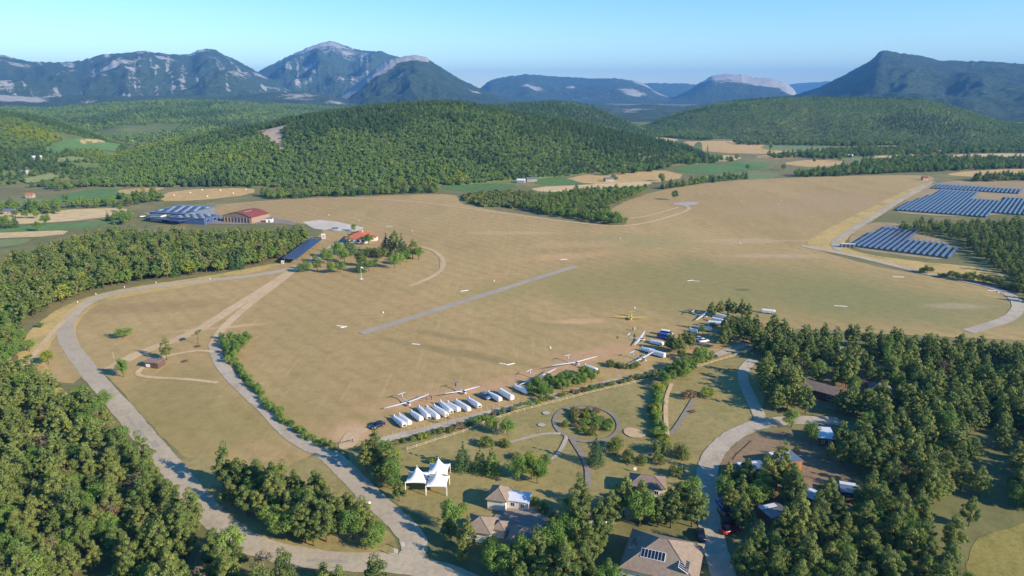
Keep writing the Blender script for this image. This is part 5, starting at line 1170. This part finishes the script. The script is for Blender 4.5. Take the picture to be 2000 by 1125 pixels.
def scatter(name, label, P, sc, protos, probs, patch=0.0):
    """one object that scatters copies of a few trees over many points"""
    P = np.asarray(P); n = len(P)
    if not n: return
    me = bpy.data.meshes.new(name); me.vertices.add(n); me.vertices.foreach_set('co', P.ravel().astype(np.float32))
    g = np.random.default_rng(n); vi = g.choice(len(protos), n, p=np.array(probs) / sum(probs)).astype(np.int32)
    if patch:                     # stands of one kind next to stands of another
        f = np.clip((fbm(P[:, 0] / patch, P[:, 1] / patch, 61, 4) - .5) * 3.2 + .5 + g.normal(size=n) * .16, 0, .999); vi = np.searchsorted(np.cumsum(np.array(probs) / sum(probs)), f).clip(0, len(protos) - 1).astype(np.int32)
        sc = np.asarray(sc) * (.8 + .45 * fbm(P[:, 0] / 60, P[:, 1] / 60, 63, 3))
    for k, t, a in (('vi', 'INT', vi), ('rz', 'FLOAT', g.uniform(0, 6.28, n).astype(np.float32)), ('sc', 'FLOAT', np.asarray(sc, np.float32))):
        at = me.attributes.new(k, t, 'POINT'); at.data.foreach_set('value', a)
    o = obj(name, me); tag(o, label, None, None, 'stuff'); o['category'] = 'wood'
    ng = bpy.data.node_groups.new(name, 'GeometryNodeTree'); ng.interface.new_socket('Geometry', in_out='INPUT', socket_type='NodeSocketGeometry'); ng.interface.new_socket('Geometry', in_out='OUTPUT', socket_type='NodeSocketGeometry')
    N, Lk = ng.nodes, ng.links; gi = N.new('NodeGroupInput'); gout = N.new('NodeGroupOutput'); jn = N.new('GeometryNodeJoinGeometry')
    def att(nm, t):
        a = N.new('GeometryNodeInputNamedAttribute'); a.data_type = t; a.inputs['Name'].default_value = nm; return a.outputs['Attribute']
    cx = N.new('ShaderNodeCombineXYZ'); Lk.new(att('rz', 'FLOAT'), cx.inputs[2]); idx = att('vi', 'INT'); scl = att('sc', 'FLOAT')
    for k, pr in enumerate(protos):
        ip = N.new('GeometryNodeInstanceOnPoints'); oi = N.new('GeometryNodeObjectInfo'); oi.inputs['Object'].default_value = pr; oi.inputs['As Instance'].default_value = True
        cmp = N.new('FunctionNodeCompare'); cmp.data_type = 'INT'; cmp.operation = 'EQUAL'; Lk.new(idx, cmp.inputs[2]); cmp.inputs[3].default_value = k
        Lk.new(gi.outputs[0], ip.inputs['Points']); Lk.new(cmp.outputs[0], ip.inputs['Selection']); Lk.new(oi.outputs['Geometry'], ip.inputs['Instance']); Lk.new(cx.outputs[0], ip.inputs['Rotation']); Lk.new(scl, ip.inputs['Scale']); Lk.new(ip.outputs[0], jn.inputs[0])
    Lk.new(jn.outputs[0], gout.inputs[0]); md = o.modifiers.new('scatter', 'NODES'); md.node_group = ng
    return o

EX = np.array(EXCL)
def clear(P):
    k = np.ones(len(P), bool)
    for q in EX: k &= np.hypot(P[:, 0] - q[0], P[:, 1] - q[1]) > q[2]
    for line, hw in ROADS:
        lo, hi = line.min(0) - hw, line.max(0) + hw; near = (P[:, 0] > lo[0]) & (P[:, 0] < hi[0]) & (P[:, 1] > lo[1]) & (P[:, 1] < hi[1]) & k; ii = np.where(near)[0]
        if len(ii): d = np.hypot(P[ii, None, 0] - line[None, :, 0], P[ii, None, 1] - line[None, :, 1]).min(1); k[ii[d < hw]] = False
    return k
def fill(poly, spacing, seed=0, world=False, check=True, jit=.42):
    w = poly if world else [G(*p) for p in poly]; a = np.array(w); g = np.random.default_rng(seed + 100)
    xs = np.arange(a[:, 0].min(), a[:, 0].max(), spacing); ys = np.arange(a[:, 1].min(), a[:, 1].max(), spacing * .87); X, Y = np.meshgrid(xs, ys); X = X + (np.arange(len(ys)) % 2)[:, None] * spacing / 2
    X = X + g.uniform(-jit, jit, X.shape) * spacing; Y = Y + g.uniform(-jit, jit, Y.shape) * spacing; P = np.stack([X.ravel(), Y.ravel()], 1); P = P[in_poly(P[:, 0], P[:, 1], w)]
    return P[clear(P)] if check and len(P) else P
# woods near the viewer: (polygon of the tree feet, spacing, mix, label part, size)
ZONES = [
 ([(-160, 770), (20, 760), (60, 740), (120, 775), (185, 815), (230, 865), (285, 930), (330, 985), (385, 1045), (450, 1090), (540, 1122), (540, 1260), (-160, 1260)], 4.5, {'pine': .72, 'dead': .12, 'leafy': .16}, 'in the dense wood at the lower left', 'trees of the lower left wood', .95),
 ([(520, 1180), (620, 1165), (700, 1165), (820, 1175), (860, 1280), (520, 1280)], 4.6, {'pine': .7, 'leafy': .2, 'dead': .1}, 'below the road at the bottom edge', 'trees below the bottom road', .95),
 ([(425, 945), (490, 945), (560, 970), (640, 990), (690, 1015), (735, 1050), (762, 1085), (700, 1090), (600, 1075), (520, 1048), (460, 1000)], 4.0, {'pine': .72, 'leafy': .22, 'dead': .06}, 'in the wood between road and entrance track', 'trees between the two roads', .95),
 ([(690, 900), (735, 905), (790, 935), (822, 960), (806, 988), (765, 975), (725, 945), (690, 920)], 3.6, {'pine': .6, 'leafy': .4}, 'between the entrance track and the marquee', 'trees by the marquee', .85),
 ([(838, 1010), (868, 1000), (905, 1050), (925, 1085), (1000, 1095), (1060, 1085), (1100, 1050), (1160, 1045), (1215, 1075), (1235, 1180), (1180, 1230), (960, 1180), (880, 1080)], 4.3, {'pine': .75, 'leafy': .25}, 'in front of the tiled houses at the bottom', 'trees around the tiled houses', .95),
 ([(1245, 1008), (1320, 985), (1362, 1000), (1366, 1050), (1300, 1045), (1225, 1022), (1200, 1022), (1190, 1005), (1215, 1000)], 4.2, {'pine': .85, 'leafy': .15}, 'on the mound behind the big tiled hall', 'pines behind the big hall', 1.0),
 ([(1398, 975), (1425, 935), (1500, 940), (1560, 960), (1620, 1000), (1560, 1010), (1500, 985), (1470, 1010), (1445, 1075), (1405, 1010)], 3.9, {'pine': .75, 'leafy': .25}, 'between right-hand road and cabins', 'trees beside the cabins', .95),
 ([(1450, 1075), (1500, 1030), (1580, 1015), (1680, 985), (1760, 1000), (1850, 1050), (1890, 1120), (1890, 1260), (1400, 1260), (1400, 1150), (1420, 1110)], 4.4, {'pine': .86, 'leafy': .1, 'dead': .04}, 'in the wood along the bottom right', 'pines of the bottom right wood', .9),
 ([(1640, 890), (1690, 830), (1790, 800), (1950, 830), (2250, 830), (2250, 1000), (2000, 1010), (1920, 1050), (1860, 1010), (1740, 980), (1710, 945), (1660, 925)], 4.5, {'pine': .88, 'leafy': .08, 'dead': .04}, 'in the dark wood right of the cabins', 'pines right of the cabins', .9),
 ([(1478, 735), (1550, 745), (1560, 790), (1580, 815), (1510, 806), (1490, 780)], 4.0, {'pine': .9, 'leafy': .1}, 'beside the forked road left of the long barn', 'pines left of the barn', 1.0),
 ([(1570, 745), (1640, 705), (1770, 725), (1780, 790), (1690, 815), (1640, 870), (1600, 812), (1640, 800)], 6.5, {'pine': .85, 'leafy': .15}, 'in the clearing around the long barn', 'trees around the long barn', .9),
 ([(1600, 870), (1650, 860), (1665, 925), (1640, 935), (1615, 905)], 5.5, {'pine': .8, 'leafy': .2}, 'right of the orange cabin', 'trees right of the orange cabin', .8),
 ([(1440, 645), (1600, 662), (1800, 685), (2000, 700), (2250, 700), (2250, 850), (1950, 850), (1790, 815), (1660, 860), (1640, 800), (1760, 780), (1770, 735), (1690, 700), (1600, 712), (1560, 740), (1490, 722), (1470, 690), (1430, 668)], 4.5, {'pine': .92, 'leafy': .05, 'dead': .03}, 'in the wide wood right of the glider row', 'pines of the right-hand wood', .88),
]
near = []
for zi, (poly, spc, mix, where, grp, sz) in enumerate(ZONES):
    P = fill(poly, spc, zi); P = P[fbm(P[:, 0] / 15 + zi, P[:, 1] / 15, 91, 3) > (.33 if len(P) > 110 else .0)]; g = np.random.default_rng(zi + 5); ks = g.choice(list(mix), len(P), p=np.array(list(mix.values())) / sum(mix.values()))
    for (x, y), k in zip(P, ks): near.append((math.hypot(x, y), x, y, str(k), where, grp, sz * g.uniform(.66, 1.16)))
near.sort()
def visible(x, y, s):
    a = proj(x, y, 0); b = proj(x, y, 10 * s); return -60 < a[0] < 2060 and b[1] < 1130
DESC = {'pine': 'green pine', 'leafy': 'leafy light-green tree', 'dead': 'withered brown-grey tree'}
cnt = {}; rest = {'pine': [], 'leafy': [], 'dead': []}
for d, x, y, k, where, grp, s in near:
    if not visible(x, y, s): rest[k].append((x, y, s)); continue
    cnt[k] = cnt.get(k, 0) + 1
    hd_ = 'tall ' if s > 1.0 else ('short ' if s < .78 else 'mid-height ')
    ed = min(float(np.hypot(l_[:, 0] - x, l_[:, 1] - y).min()) - w_ for l_, w_ in ROADS); ed = ', by the road' if ed < 3.5 else ''
    if cnt[k] <= (285 if k == 'pine' else 110): tree(k, x, y, f'{hd_}{DESC[k]} {where}{ed}', grp + ' (' + CATS[k] + ')', s)
    else: rest[k].append((x, y, s))
for k, nm, lb, mt in (('pine', 'pine_wood', 'mass of farther green pines in the right-hand wood', 'pine'), ('leafy', 'broadleaf_wood', 'farther leafy trees scattered through the woods', 'leaf'), ('dead', 'withered_wood', 'farther withered trees in the woods', 'brown')):
    R_ = rest[k]
    if R_: scatter(nm, lb, [(x, y, 0) for x, y, s in R_], [s for x, y, s in R_], [lod(k, v, mt, 1) for v in range(4)], [1] * 4)

# single trees and shrubs one can point to
def T(kind, px, py, label, s=1.0, mat=None, group=None, sz=None): x, y = G(px, py); return tree(kind, x, y, label, group, s, mat, sz=sz)
T('pine', 1133, 1022, 'tall slender pine standing left of the white-walled house', 1.05); T('pine', 1190, 1022, 'tall slender pine standing right of the white-walled house', 1.0)
T('conifer', 905, 918, 'dark conifer nearest the marquee on the lawn', .85); T('conifer', 938, 922, 'dark conifer in the middle of the lawn tree group', .95); T('conifer', 962, 926, 'dark conifer right of the middle of the lawn tree group', .95, 'leaf')
T('leafy', 1012, 940, 'tall feathery light-green tree in the lawn tree group', .95); T('leafy', 1038, 935, 'bright yellow-green tree at the right of the lawn tree group', 1.0, 'leaf_y'); T('leafy', 1050, 944, 'broad bright green tree at the lower right of the lawn group', .85); T('leafy', 1065, 915, 'small dark tree behind the bright lawn group', .5)
T('leafy', 960, 845, 'dark broadleaf tree behind the fence, left of its gap', .75); T('leafy', 992, 850, 'pale grey-green tree at the left of the curved lawn path', .7); T('shrub', 950, 872, 'wide pale shrub below the broadleaf trees by the fence', 1.5); T('shrub', 985, 872, 'round shrub at the start of the curved lawn path', 1.2)
T('conifer', 1163, 908, 'dark solitary conifer beside the forked lawn path', .9); T('shrub', 1203, 880, 'wide round shrub right of the solitary conifer', 1.9); T('shrub', 1230, 900, 'low wide shrub on the lawn below the other round shrub', 1.8); T('shrub', 1292, 885, 'round shrub where the slanting path crosses', 1.9); T('shrub', 1330, 892, 'round dark shrub right of the slanting path', 1.7); T('shrub', 1285, 905, 'tall yellowish shrub below the slanting path', 1.3)
T('shrub', 1381, 776, 'bright green shrub at the top of the slanting path', 1.6, 'leaf_y'); T('shrub', 1345, 778, 'withered tan shrub left of the bright green shrub', 1.5, 'brown'); T('shrub', 843, 905, 'small yellow-green sapling on the lawn behind the marquee', .8, 'leaf_y')
T('leafy', 242, 660, 'round dark green bush alone on the left grass', 1.0, None, None, .55); T('leafy', 242, 737, 'round tree casting shade on the road at the left junction', .82); T('pine', 326, 703, 'small lone pine behind the brown shack', .72); T('flat', 388, 672, 'sparse flat-topped pine near the track junction', .75)
T('leafy', 1582, 868, 'round green tree left of the white metal-roofed cabin', .8); T('poplar', 1729, 736, 'tall narrow poplar rising among the right-hand pines', 1.0); T('leafy', 1712, 742, 'bright green round tree at the foot of the poplar', .7, 'leaf_y'); T('leafy', 1545, 835, 'rounded olive tree at the road fork', .85)
T('dead', 875, 832, 'bare withered bush beside the gravel path', .5); T('conifer', 1555, 884, 'young conifer behind the orange cabin', .35)
T('leafy', 95, 712, 'pale green tree beside the left road verge', .8, 'leaf_y'); T('leafy', 80, 640, 'low dark bush on the dry left bank', .5, None, None, .3); T('leafy', 205, 800, 'leafy tree overhanging the left road', .95); T('leafy', 160, 800, 'leafy tree behind the one overhanging the left road', 1.0)
T('leafy', 745, 893, 'bushy tree behind the gate hedge, left of the lawn', .6); T('leafy', 772, 905, 'small bushy tree at the left corner of the lawn', .55, 'leaf_y'); T('leafy', 1080, 1035, 'pale olive tree right of the courtyard', .6, 'shrub'); T('leafy', 1112, 1000, 'bushy green tree left of the white-walled house', .6)
T('shrub', 1045, 985, 'low green shrub against the annex wall', .9, 'leaf'); T('shrub', 1062, 998, 'second green shrub on the courtyard corner', 1.1); T('leafy', 905, 1003, 'round bush in front of the marquee, above the left house', .4); T('shrub', 1320, 930, 'tall grassy shrub on the lawn beside the right-hand road', 1.4); T('shrub', 1255, 905, 'tufted shrub below the slanting path end', 1.3); T('shrub', 1008, 895, 'small shrub left of the bright lawn tree group', 1.0)
for k, (px, py, kd, s) in enumerate(((640, 515, 'leafy', .9), (620, 530, 'pine', .7), (660, 505, 'leafy', .95), (683, 498, 'conifer', 1.25), (672, 512, 'leafy', .75), (705, 520, 'pine', .85), (600, 532, 'leafy', .6), (588, 532, 'leafy', .55), (648, 534, 'leafy', .75), (666, 533, 'leafy', .7), (704, 532, 'conifer', .8), (720, 530, 'leafy', .65), (735, 522, 'leafy', .55), (755, 495, 'conifer', 1.15), (772, 498, 'pine', 1.0), (785, 503, 'conifer', 1.2), (806, 505, 'pine', .95), (818, 508, 'leafy', .75), (771, 524, 'leafy', .75), (783, 517, 'leafy', .7), (794, 512, 'leafy', .6), (720, 478, 'leafy', .8), (692, 452, 'leafy', .6), (725, 500, 'shrub', 2.2), (745, 504, 'shrub', 2.2))):
    x, y = G(px, py); tree(kd, x, y, f'{dict(leafy="leafy green tree", pine="green pine", poplar="slim upright tree", conifer="dark pointed conifer", shrub="pale wide shrub")[kd]} in the grove around the club house', 'trees of the club house grove (' + CATS[kd] + ')', s * 1.4)
for px, py in ((737, 497), (757, 492), (771, 489)):
    x, y = G(px, py); r = empty('garden_parasol', (x, y, 0), 0, 'pale garden parasol under the club house grove', 'parasol', 'parasols of the club house garden'); build('pole', MB().tube([(0, 0, 0), (0, 0, 2.6)], .05, 6), M['steel'], r); build('canopy', MB().tube([(0, 0, 2.1), (0, 0, 2.6), (0, 0, 2.8)], [2.4, .8, .05], 8), M['canvas'], r)

def line_shrubs(pts, step, label, group, s0, s1, kind='shrub', mat=None, jit=.8, sz=None):
    w = dense(smooth_line([G(*p) for p in pts], False, 1), step)
    for x, y in w:
        x += random.uniform(-jit, jit); y += random.uniform(-jit, jit); tree(kind, x, y, label, group, random.uniform(s0, s1), mat if not callable(mat) else mat())
rm = lambda: random.choice(['shrub', 'shrub', 'leaf', 'leaf_y', 'brown'])
line_shrubs([(440, 680), (455, 700), (470, 728), (500, 768), (545, 815), (590, 848), (640, 872)], 2.3, 'green hedge shrub along the entrance track', 'hedge along the entrance track', .8, 1.15, 'shrub', 'leaf')
for x, y in fill([(432, 662), (480, 660), (490, 672), (475, 690), (445, 715), (432, 690)], 3.0, 3, check=False): tree('leafy', x, y, 'bushy green tree in the clump at the track corner', 'clump at the track corner', random.uniform(.38, .5))
line_shrubs([(720, 878), (780, 866), (860, 848), (930, 825), (1000, 800), (1080, 780), (1180, 756), (1290, 730), (1400, 698)], 2.0, 'olive roadside shrub between gravel path and wooden fence', 'shrubs between path and fence', .6, 1.05, 'shrub', rm)
for x, y in fill([(1015, 772), (1040, 752), (1100, 738), (1170, 728), (1172, 745), (1120, 762), (1060, 780)], 2.8, 9, check=False): tree('leafy', x, y, 'dense dark bush in the clump behind the path', 'bush clump behind the gravel path', random.uniform(.35, .5))
line_shrubs([(1190, 716), (1215, 720), (1240, 716)], 2.5, 'low loose shrub between glider row and path', 'loose shrubs by the glider row', .9, 1.3)
for x, y in fill([(1288, 742), (1330, 716), (1370, 690), (1400, 700), (1360, 725), (1330, 748), (1300, 762)], 3.2, 11, check=False): tree('leafy', x, y, 'leafy bush in the clump astride the fence end', 'bush clump at the fence end', random.uniform(.4, .62))
for x, y in fill([(1290, 690), (1310, 672), (1360, 672), (1362, 694), (1320, 705)], 4.5, 12, check=False): tree('pine', x, y, 'low dark pine in the group between vans and path', 'pines between vans and path', random.uniform(.55, .75))
for x, y in fill([(1408, 650), (1430, 640), (1440, 690), (1405, 685)], 4.5, 13): tree('pine', x, y, 'green pine at the tip of the right-hand wood by the trailers', 'pines at the tip of the right-hand wood', random.uniform(.7, .9))
for px, py in ((1390, 612), (1405, 611), (1420, 610), (1432, 613), (1447, 614), (1460, 618)): T('pine', px, py + 6, 'pine at the far edge of the wood beside the stacked trailers', .75, None, 'pines by the stacked trailers')
T('leafy', 1372, 652, 'round bush in front of the white trailer at the wood', .55); T('leafy', 1392, 640, 'wide bush before the stacked white trailers', .5, None, None, .3); T('leafy', 1412, 672, 'bright shrub beside the end of the gravel path', .45, 'leaf_y')
line_shrubs([(1290, 765), (1283, 785), (1280, 810), (1283, 835), (1292, 862)], 1.9, 'shrub in the hedge column right of the round garden', 'hedge column on the lawn', 1.0, 1.5, 'shrub', lambda: random.choice(['leaf', 'leaf', 'shrub', 'leaf_y']))
for k in range(34):
    a = random.uniform(0, 6.28); q = math.sqrt(random.random()) * .8; tree('shrub', cx0 + 9.0 * q * math.cos(a), cy0 + 11.0 * q * math.sin(a), 'shrub planted inside the ring path of the round garden', 'shrubs of the round garden', random.uniform(.6, 1.25), rm())
for x, y in fill([(0, 610), (40, 640), (60, 690), (90, 740), (140, 770), (60, 770), (0, 760), (-80, 700)], 6.5, 21): tree(random.choice(['shrub', 'shrub', 'leafy']), x, y, 'scattered bush on the dry bank left of the road', 'bushes on the left bank', random.uniform(.5, .9), None)
for x, y in fill([(1500, 552), (1501, 551)], 3, 22, check=False): pass
for px, py in ((1840, 545), (1860, 548), (1885, 552), (1900, 548), (1920, 556), (1945, 560), (1810, 538), (1960, 566), (1985, 572)): T('shrub', px, py - 4, 'low bush on the straw bank above the right-hand road', random.uniform(1.6, 2.6), None, 'bushes above the right-hand road')

# masses of trees farther off
def hts(P): return np.maximum.reduce([h.height(P[:, 0], P[:, 1]) for h in HL] + [np.zeros(len(P))])
HL = [H_mid, H_dark, H_right, H_left, H_roll]
def wood(name, label, polys, spc, protos, probs, s=(.75, 1.15), check=True, hill=False, seed=0):
    P = np.concatenate([fill(p, spc, seed + i, check=check) for i, p in enumerate(polys)]); g = np.random.default_rng(seed); z = hts(P) if hill else np.zeros(len(P))
    return scatter(name, label, np.column_stack([P, z - .2 * (z > 0)]), g.uniform(*s, len(P)), protos, probs)
Lp = [lod('pine', v, 'pine', 1) for v in range(4)]; Ll = [lod('leafy', v, 'leaf', 1) for v in range(3)]; Ly = [lod('leafy', 5, 'leaf_y', 1)]; Ld = [lod('dead', v, 'brown', 1) for v in range(2)]; Lc = [lod('conifer', v, 'pine2', 1) for v in range(2)]
wood('mixed_wood', 'dense mixed wood between the left road and the hangars', [[(-160, 640), (-160, 560), (0, 535), (130, 495), (220, 466), (300, 476), (420, 474), (520, 470), (590, 470), (600, 476), (548, 508), (470, 528), (350, 542), (220, 560), (150, 580), (100, 604), (30, 640)]], 4.6, Lp + Ll + Ly + Ld + Lc, [3, 3, 3, 3, 1.8, 1.8, 1.8, .9, .7, .7, 1, 1], (.8, 1.3), seed=31)
wood('bank_scrub', 'scattered scrub on the dry bank at the left edge', [[(-160, 770), (-160, 640), (20, 640), (30, 740), (60, 760)]], 5.0, Ll + Lp[:2], [1, 1, 1, 1, 1], (.5, .85), seed=32)
wood('thicket', 'dark green thicket in the middle of the far airfield', [[(1000, 405), (1060, 388), (1120, 378), (1200, 374), (1270, 370), (1240, 385), (1185, 405), (1190, 420), (1230, 436), (1190, 440), (1120, 428), (1050, 418)]], 5.2, Ll + Lp[:2], [2, 2, 2, 1, 1], (.6, .95), seed=33)
wood('low_scrub', 'low olive scrub on the left end of the far thicket', [[(895, 384), (960, 376), (1040, 378), (1060, 390), (1000, 408), (930, 402)]], 6.0, [lod('shrub', v, 'shrub', 1) for v in range(2)], [1, 1], (1.2, 2.4), seed=34)
wood('solar_wood', 'dark pine wood behind and right of the near solar array', [[(1742, 452), (1800, 444), (1880, 448), (1930, 442), (2120, 430), (2200, 430), (2200, 600), (2050, 600), (1990, 572), (1960, 545), (1930, 515), (1890, 492), (1870, 470), (1800, 456)]], 6.2, Lp + Ll, [3, 3, 3, 3, 1, 1, 1], (.55, .9), seed=35)
wood('tree_belt', 'tree belt along the far edge of the airfield', [[(505, 383), (560, 378), (700, 376), (860, 370), (860, 377), (700, 383), (520, 390)], [(1290, 369), (1390, 353), (1460, 348), (1460, 351), (1390, 357), (1295, 373)], [(1545, 343), (1640, 334), (1760, 326), (1900, 322), (2150, 318), (2150, 325), (1900, 332), (1760, 339), (1650, 344), (1560, 347)], [(1890, 352), (1960, 348), (2150, 346), (2150, 350), (1990, 354), (1900, 356)]], 6.5, Ll + Lp[:2] + Lc, [2, 2, 2, 1, 1, 1, 1], (.7, 1.15), seed=36)
wood('hedgerow', 'hedgerows and copses between the fields beyond the airfield', [[(-160, 412), (60, 404), (130, 404), (260, 398), (300, 396), (260, 404), (120, 410), (-160, 422)], [(100, 370), (190, 360), (330, 360), (500, 360), (500, 364), (330, 363), (200, 363), (110, 374)], [(40, 410), (60, 408), (130, 418), (70, 420)], [(200, 430), (250, 420), (262, 430), (235, 445)], [(-160, 440), (10, 438), (40, 444), (-100, 452)], [(230, 388), (300, 382), (320, 395), (250, 400)],
      [(1280, 300), (1340, 302), (1340, 308), (1290, 306)], [(1370, 275), (1290, 268), (1240, 258), (1300, 262), (1400, 272)], [(1500, 306), (1600, 300), (1720, 296), (1720, 300), (1600, 306), (1510, 311)], [(1560, 302), (1680, 292), (1900, 290), (2150, 290), (2150, 297), (1900, 300), (1700, 306), (1600, 312)], [(1680, 322), (1760, 310), (1900, 313), (2150, 312), (2150, 318), (1900, 321), (1740, 328), (1640, 333)], [(1430, 279), (1640, 282), (1900, 276), (2150, 274), (2150, 277), (1900, 281), (1660, 286), (1440, 283)], [(1160, 342), (1290, 326), (1320, 326), (1300, 333), (1180, 345)], [(1330, 316), (1440, 312), (1440, 315), (1340, 322)]], 9.0, Ll + Lp[:1] + Lc, [2, 2, 2, 1, 1, 1], (.7, 1.3), seed=37)
P = []
for px, py in ((30, 424), (50, 427), (72, 427), (165, 400), (205, 402), (235, 414), (195, 402), (130, 395), (90, 441), (15, 447), (75, 452), (1295, 358), (1292, 354), (1198, 352), (1203, 354), (1318, 391), (1505, 292), (1590, 318), (1530, 333), (1460, 333), (1640, 316)): x, y = G(px, py); P.append((x, y, 0))
for k, p in enumerate(P): tree('leafy', p[0], p[1], 'lone round tree standing in the fields beyond the airfield', 'lone trees in the far fields', random.uniform(.8, 1.15))
for px, py in ((366, 350), (413, 350), (440, 352), (452, 353), (320, 352)): T('poplar', px, py + 12, 'tall thin poplar at the foot of the wooded hill', 1.0, None, 'poplars at the foot of the hill')
# wooded hills
def march(px, py):
    d = ray(px, py); L = math.hypot(d[0], d[1]); r = np.arange(500, 5000, 4.0); X, Y, Z = d[0] / L * r, d[1] / L * r, CAMZ + d[2] / L * r
    h = hts(np.column_stack([X, Y])); k = np.argmax(h >= Z); return float(X[k]), float(Y[k])
HFIELD = []
for q, mt in (([(85, 292), (110, 304), (228, 298), (242, 284)], 'green_field'), ([(100, 314), (120, 320), (175, 314), (160, 308)], 'green_field2'), ([(150, 276), (165, 284), (215, 281), (200, 275)], 'stubble'), ([(40, 352), (60, 360), (120, 346), (100, 340)], 'green_field2')):
    c = [march(*p) for p in q]; n = 14; U, V = np.meshgrid(np.linspace(0, 1, n), np.linspace(0, 1, n), indexing='ij')
    B = lambda i: c[0][i] * (1 - U) * (1 - V) + c[1][i] * U * (1 - V) + c[2][i] * U * V + c[3][i] * (1 - U) * V
    X, Y = B(0), B(1); Z = hts(np.column_stack([X.ravel(), Y.ravel()])).reshape(X.shape) + .8; HFIELD.append(c)
    tag(obj('field', grid_mesh('field', X, Y, Z, M[mt])), kind='structure')
def hill_points(h, spc, seed, lo=-.02, hi=1.06, keep=None, zmin=-1.0):
    g = np.random.default_rng(seed); th0, th1 = max(h.th[0], -.80), min(h.th[-1], .80); Dm = h.d.mean() + h.back * .3; rs = (h.f.min() * .9, Dm * 1.1); X0 = min(r * math.sin(th0) for r in rs) - 50; X1 = max(r * math.sin(th1) for r in rs) + 50; Y0 = h.f.min() * .7; Y1 = Dm
    xs = np.arange(X0, X1, spc); ys = np.arange(Y0, Y1, spc); X, Y = np.meshgrid(xs, ys); X = (X + g.uniform(-.48, .48, X.shape) * spc).ravel(); Y = (Y + g.uniform(-.48, .48, Y.shape) * spc).ravel()
    th = np.arctan2(X, Y); r = np.hypot(X, Y); Z, D, F = h.params(th); t = (r - F) / (D - F); k = (t > lo) & (t < hi) & (th > h.th[0]) & (th < h.th[-1]); z = h.height(X, Y); k &= z > zmin
    P = np.column_stack([X, Y, z]); ot = np.maximum.reduce([o.height(X, Y) for o in HL if o is not h]); k &= ot < z + 1
    if keep is not None: k &= keep(th, t, X, Y)
    for c in HFIELD: k &= ~in_poly(X, Y, c)
    return P[k]
Hl = [lod('pine', v, 'pine2', 2) for v in range(2)] + [lod('leafy', v, 'hill_leaf', 2) for v in range(3)] + [lod('leafy', v + 4, 'leaf', 2) for v in range(2)] + [lod('leafy', 7, 'leaf_y', 2)]; Hp = [1.6, 1.6, 3, 3, 3, 2, 2, .15]
Hf = [lod('pine', v, 'pine2', 3) for v in range(2)] + [lod('leafy', v, 'hill_leaf', 3) for v in range(3)]
def not_scar(th, t, X, Y): return scar_w(th, t) < .42
g = np.random.default_rng(4)
for h, spc, lb, pr, pb, kp, seed, sr in ((H_mid, 4.5, 'dense green wood covering the long hill behind the airfield', Hl, Hp, not_scar, 51, (.45, .82)), (H_dark, 8.0, 'dark wood on the hill behind the long hill', Hf, [4, 4, 1, 1, 1], None, 52, (.7, 1.1)), (H_right, 7.5, 'wood covering the low hill at the right', Hf, [1.5, 1.5, 3, 3, 3], None, 53, (.55, .95)), (H_left, 6.5, 'wood on the slopes at the left edge', Hl, Hp, lambda th, t, X, Y: fbm(X / 90, Y / 90, 77, 3) > .36, 54, (.5, .85)), (H_roll, 12.5, 'distant rolling woodland below the mountains', Hf, [1, 1, 3, 3, 3], lambda th, t, X, Y: fbm(X / 200, Y / 200, 78, 3) > .30, 55, (.9, 1.5))):
    P = hill_points(h, spc, seed, keep=kp); P[:, 2] -= .4; scatter('hill_wood', lb, P, g.uniform(*sr, len(P)), pr, pb, patch=170.0)

# ------------------------------------------------------------------ haze over the valley
top = max(max(v.co.z for v in o.data.vertices) for o in bpy.data.objects if o.name.startswith('mountain')) + 15
hb = MB().box((0, 8400, (top - 12) / 2), (46000, 22800, top + 12)); me = bpy.data.meshes.new('haze'); me.from_pydata(hb.v, [], hb.f)
hm = bpy.data.materials.new('haze_air'); hm.use_nodes = True; nt = hm.node_tree; nt.nodes.clear(); pv = nt.nodes.new('ShaderNodeVolumePrincipled'); on = nt.nodes.new('ShaderNodeOutputMaterial'); nt.links.new(pv.outputs[0], on.inputs['Volume'])
pv.inputs['Color'].default_value = (.16, .46, 1.0, 1); pv.inputs['Density'].default_value = 8.0e-5; pv.inputs['Anisotropy'].default_value = .0
me.materials.append(hm); ho = obj('haze', me); tag(ho, kind='stuff')
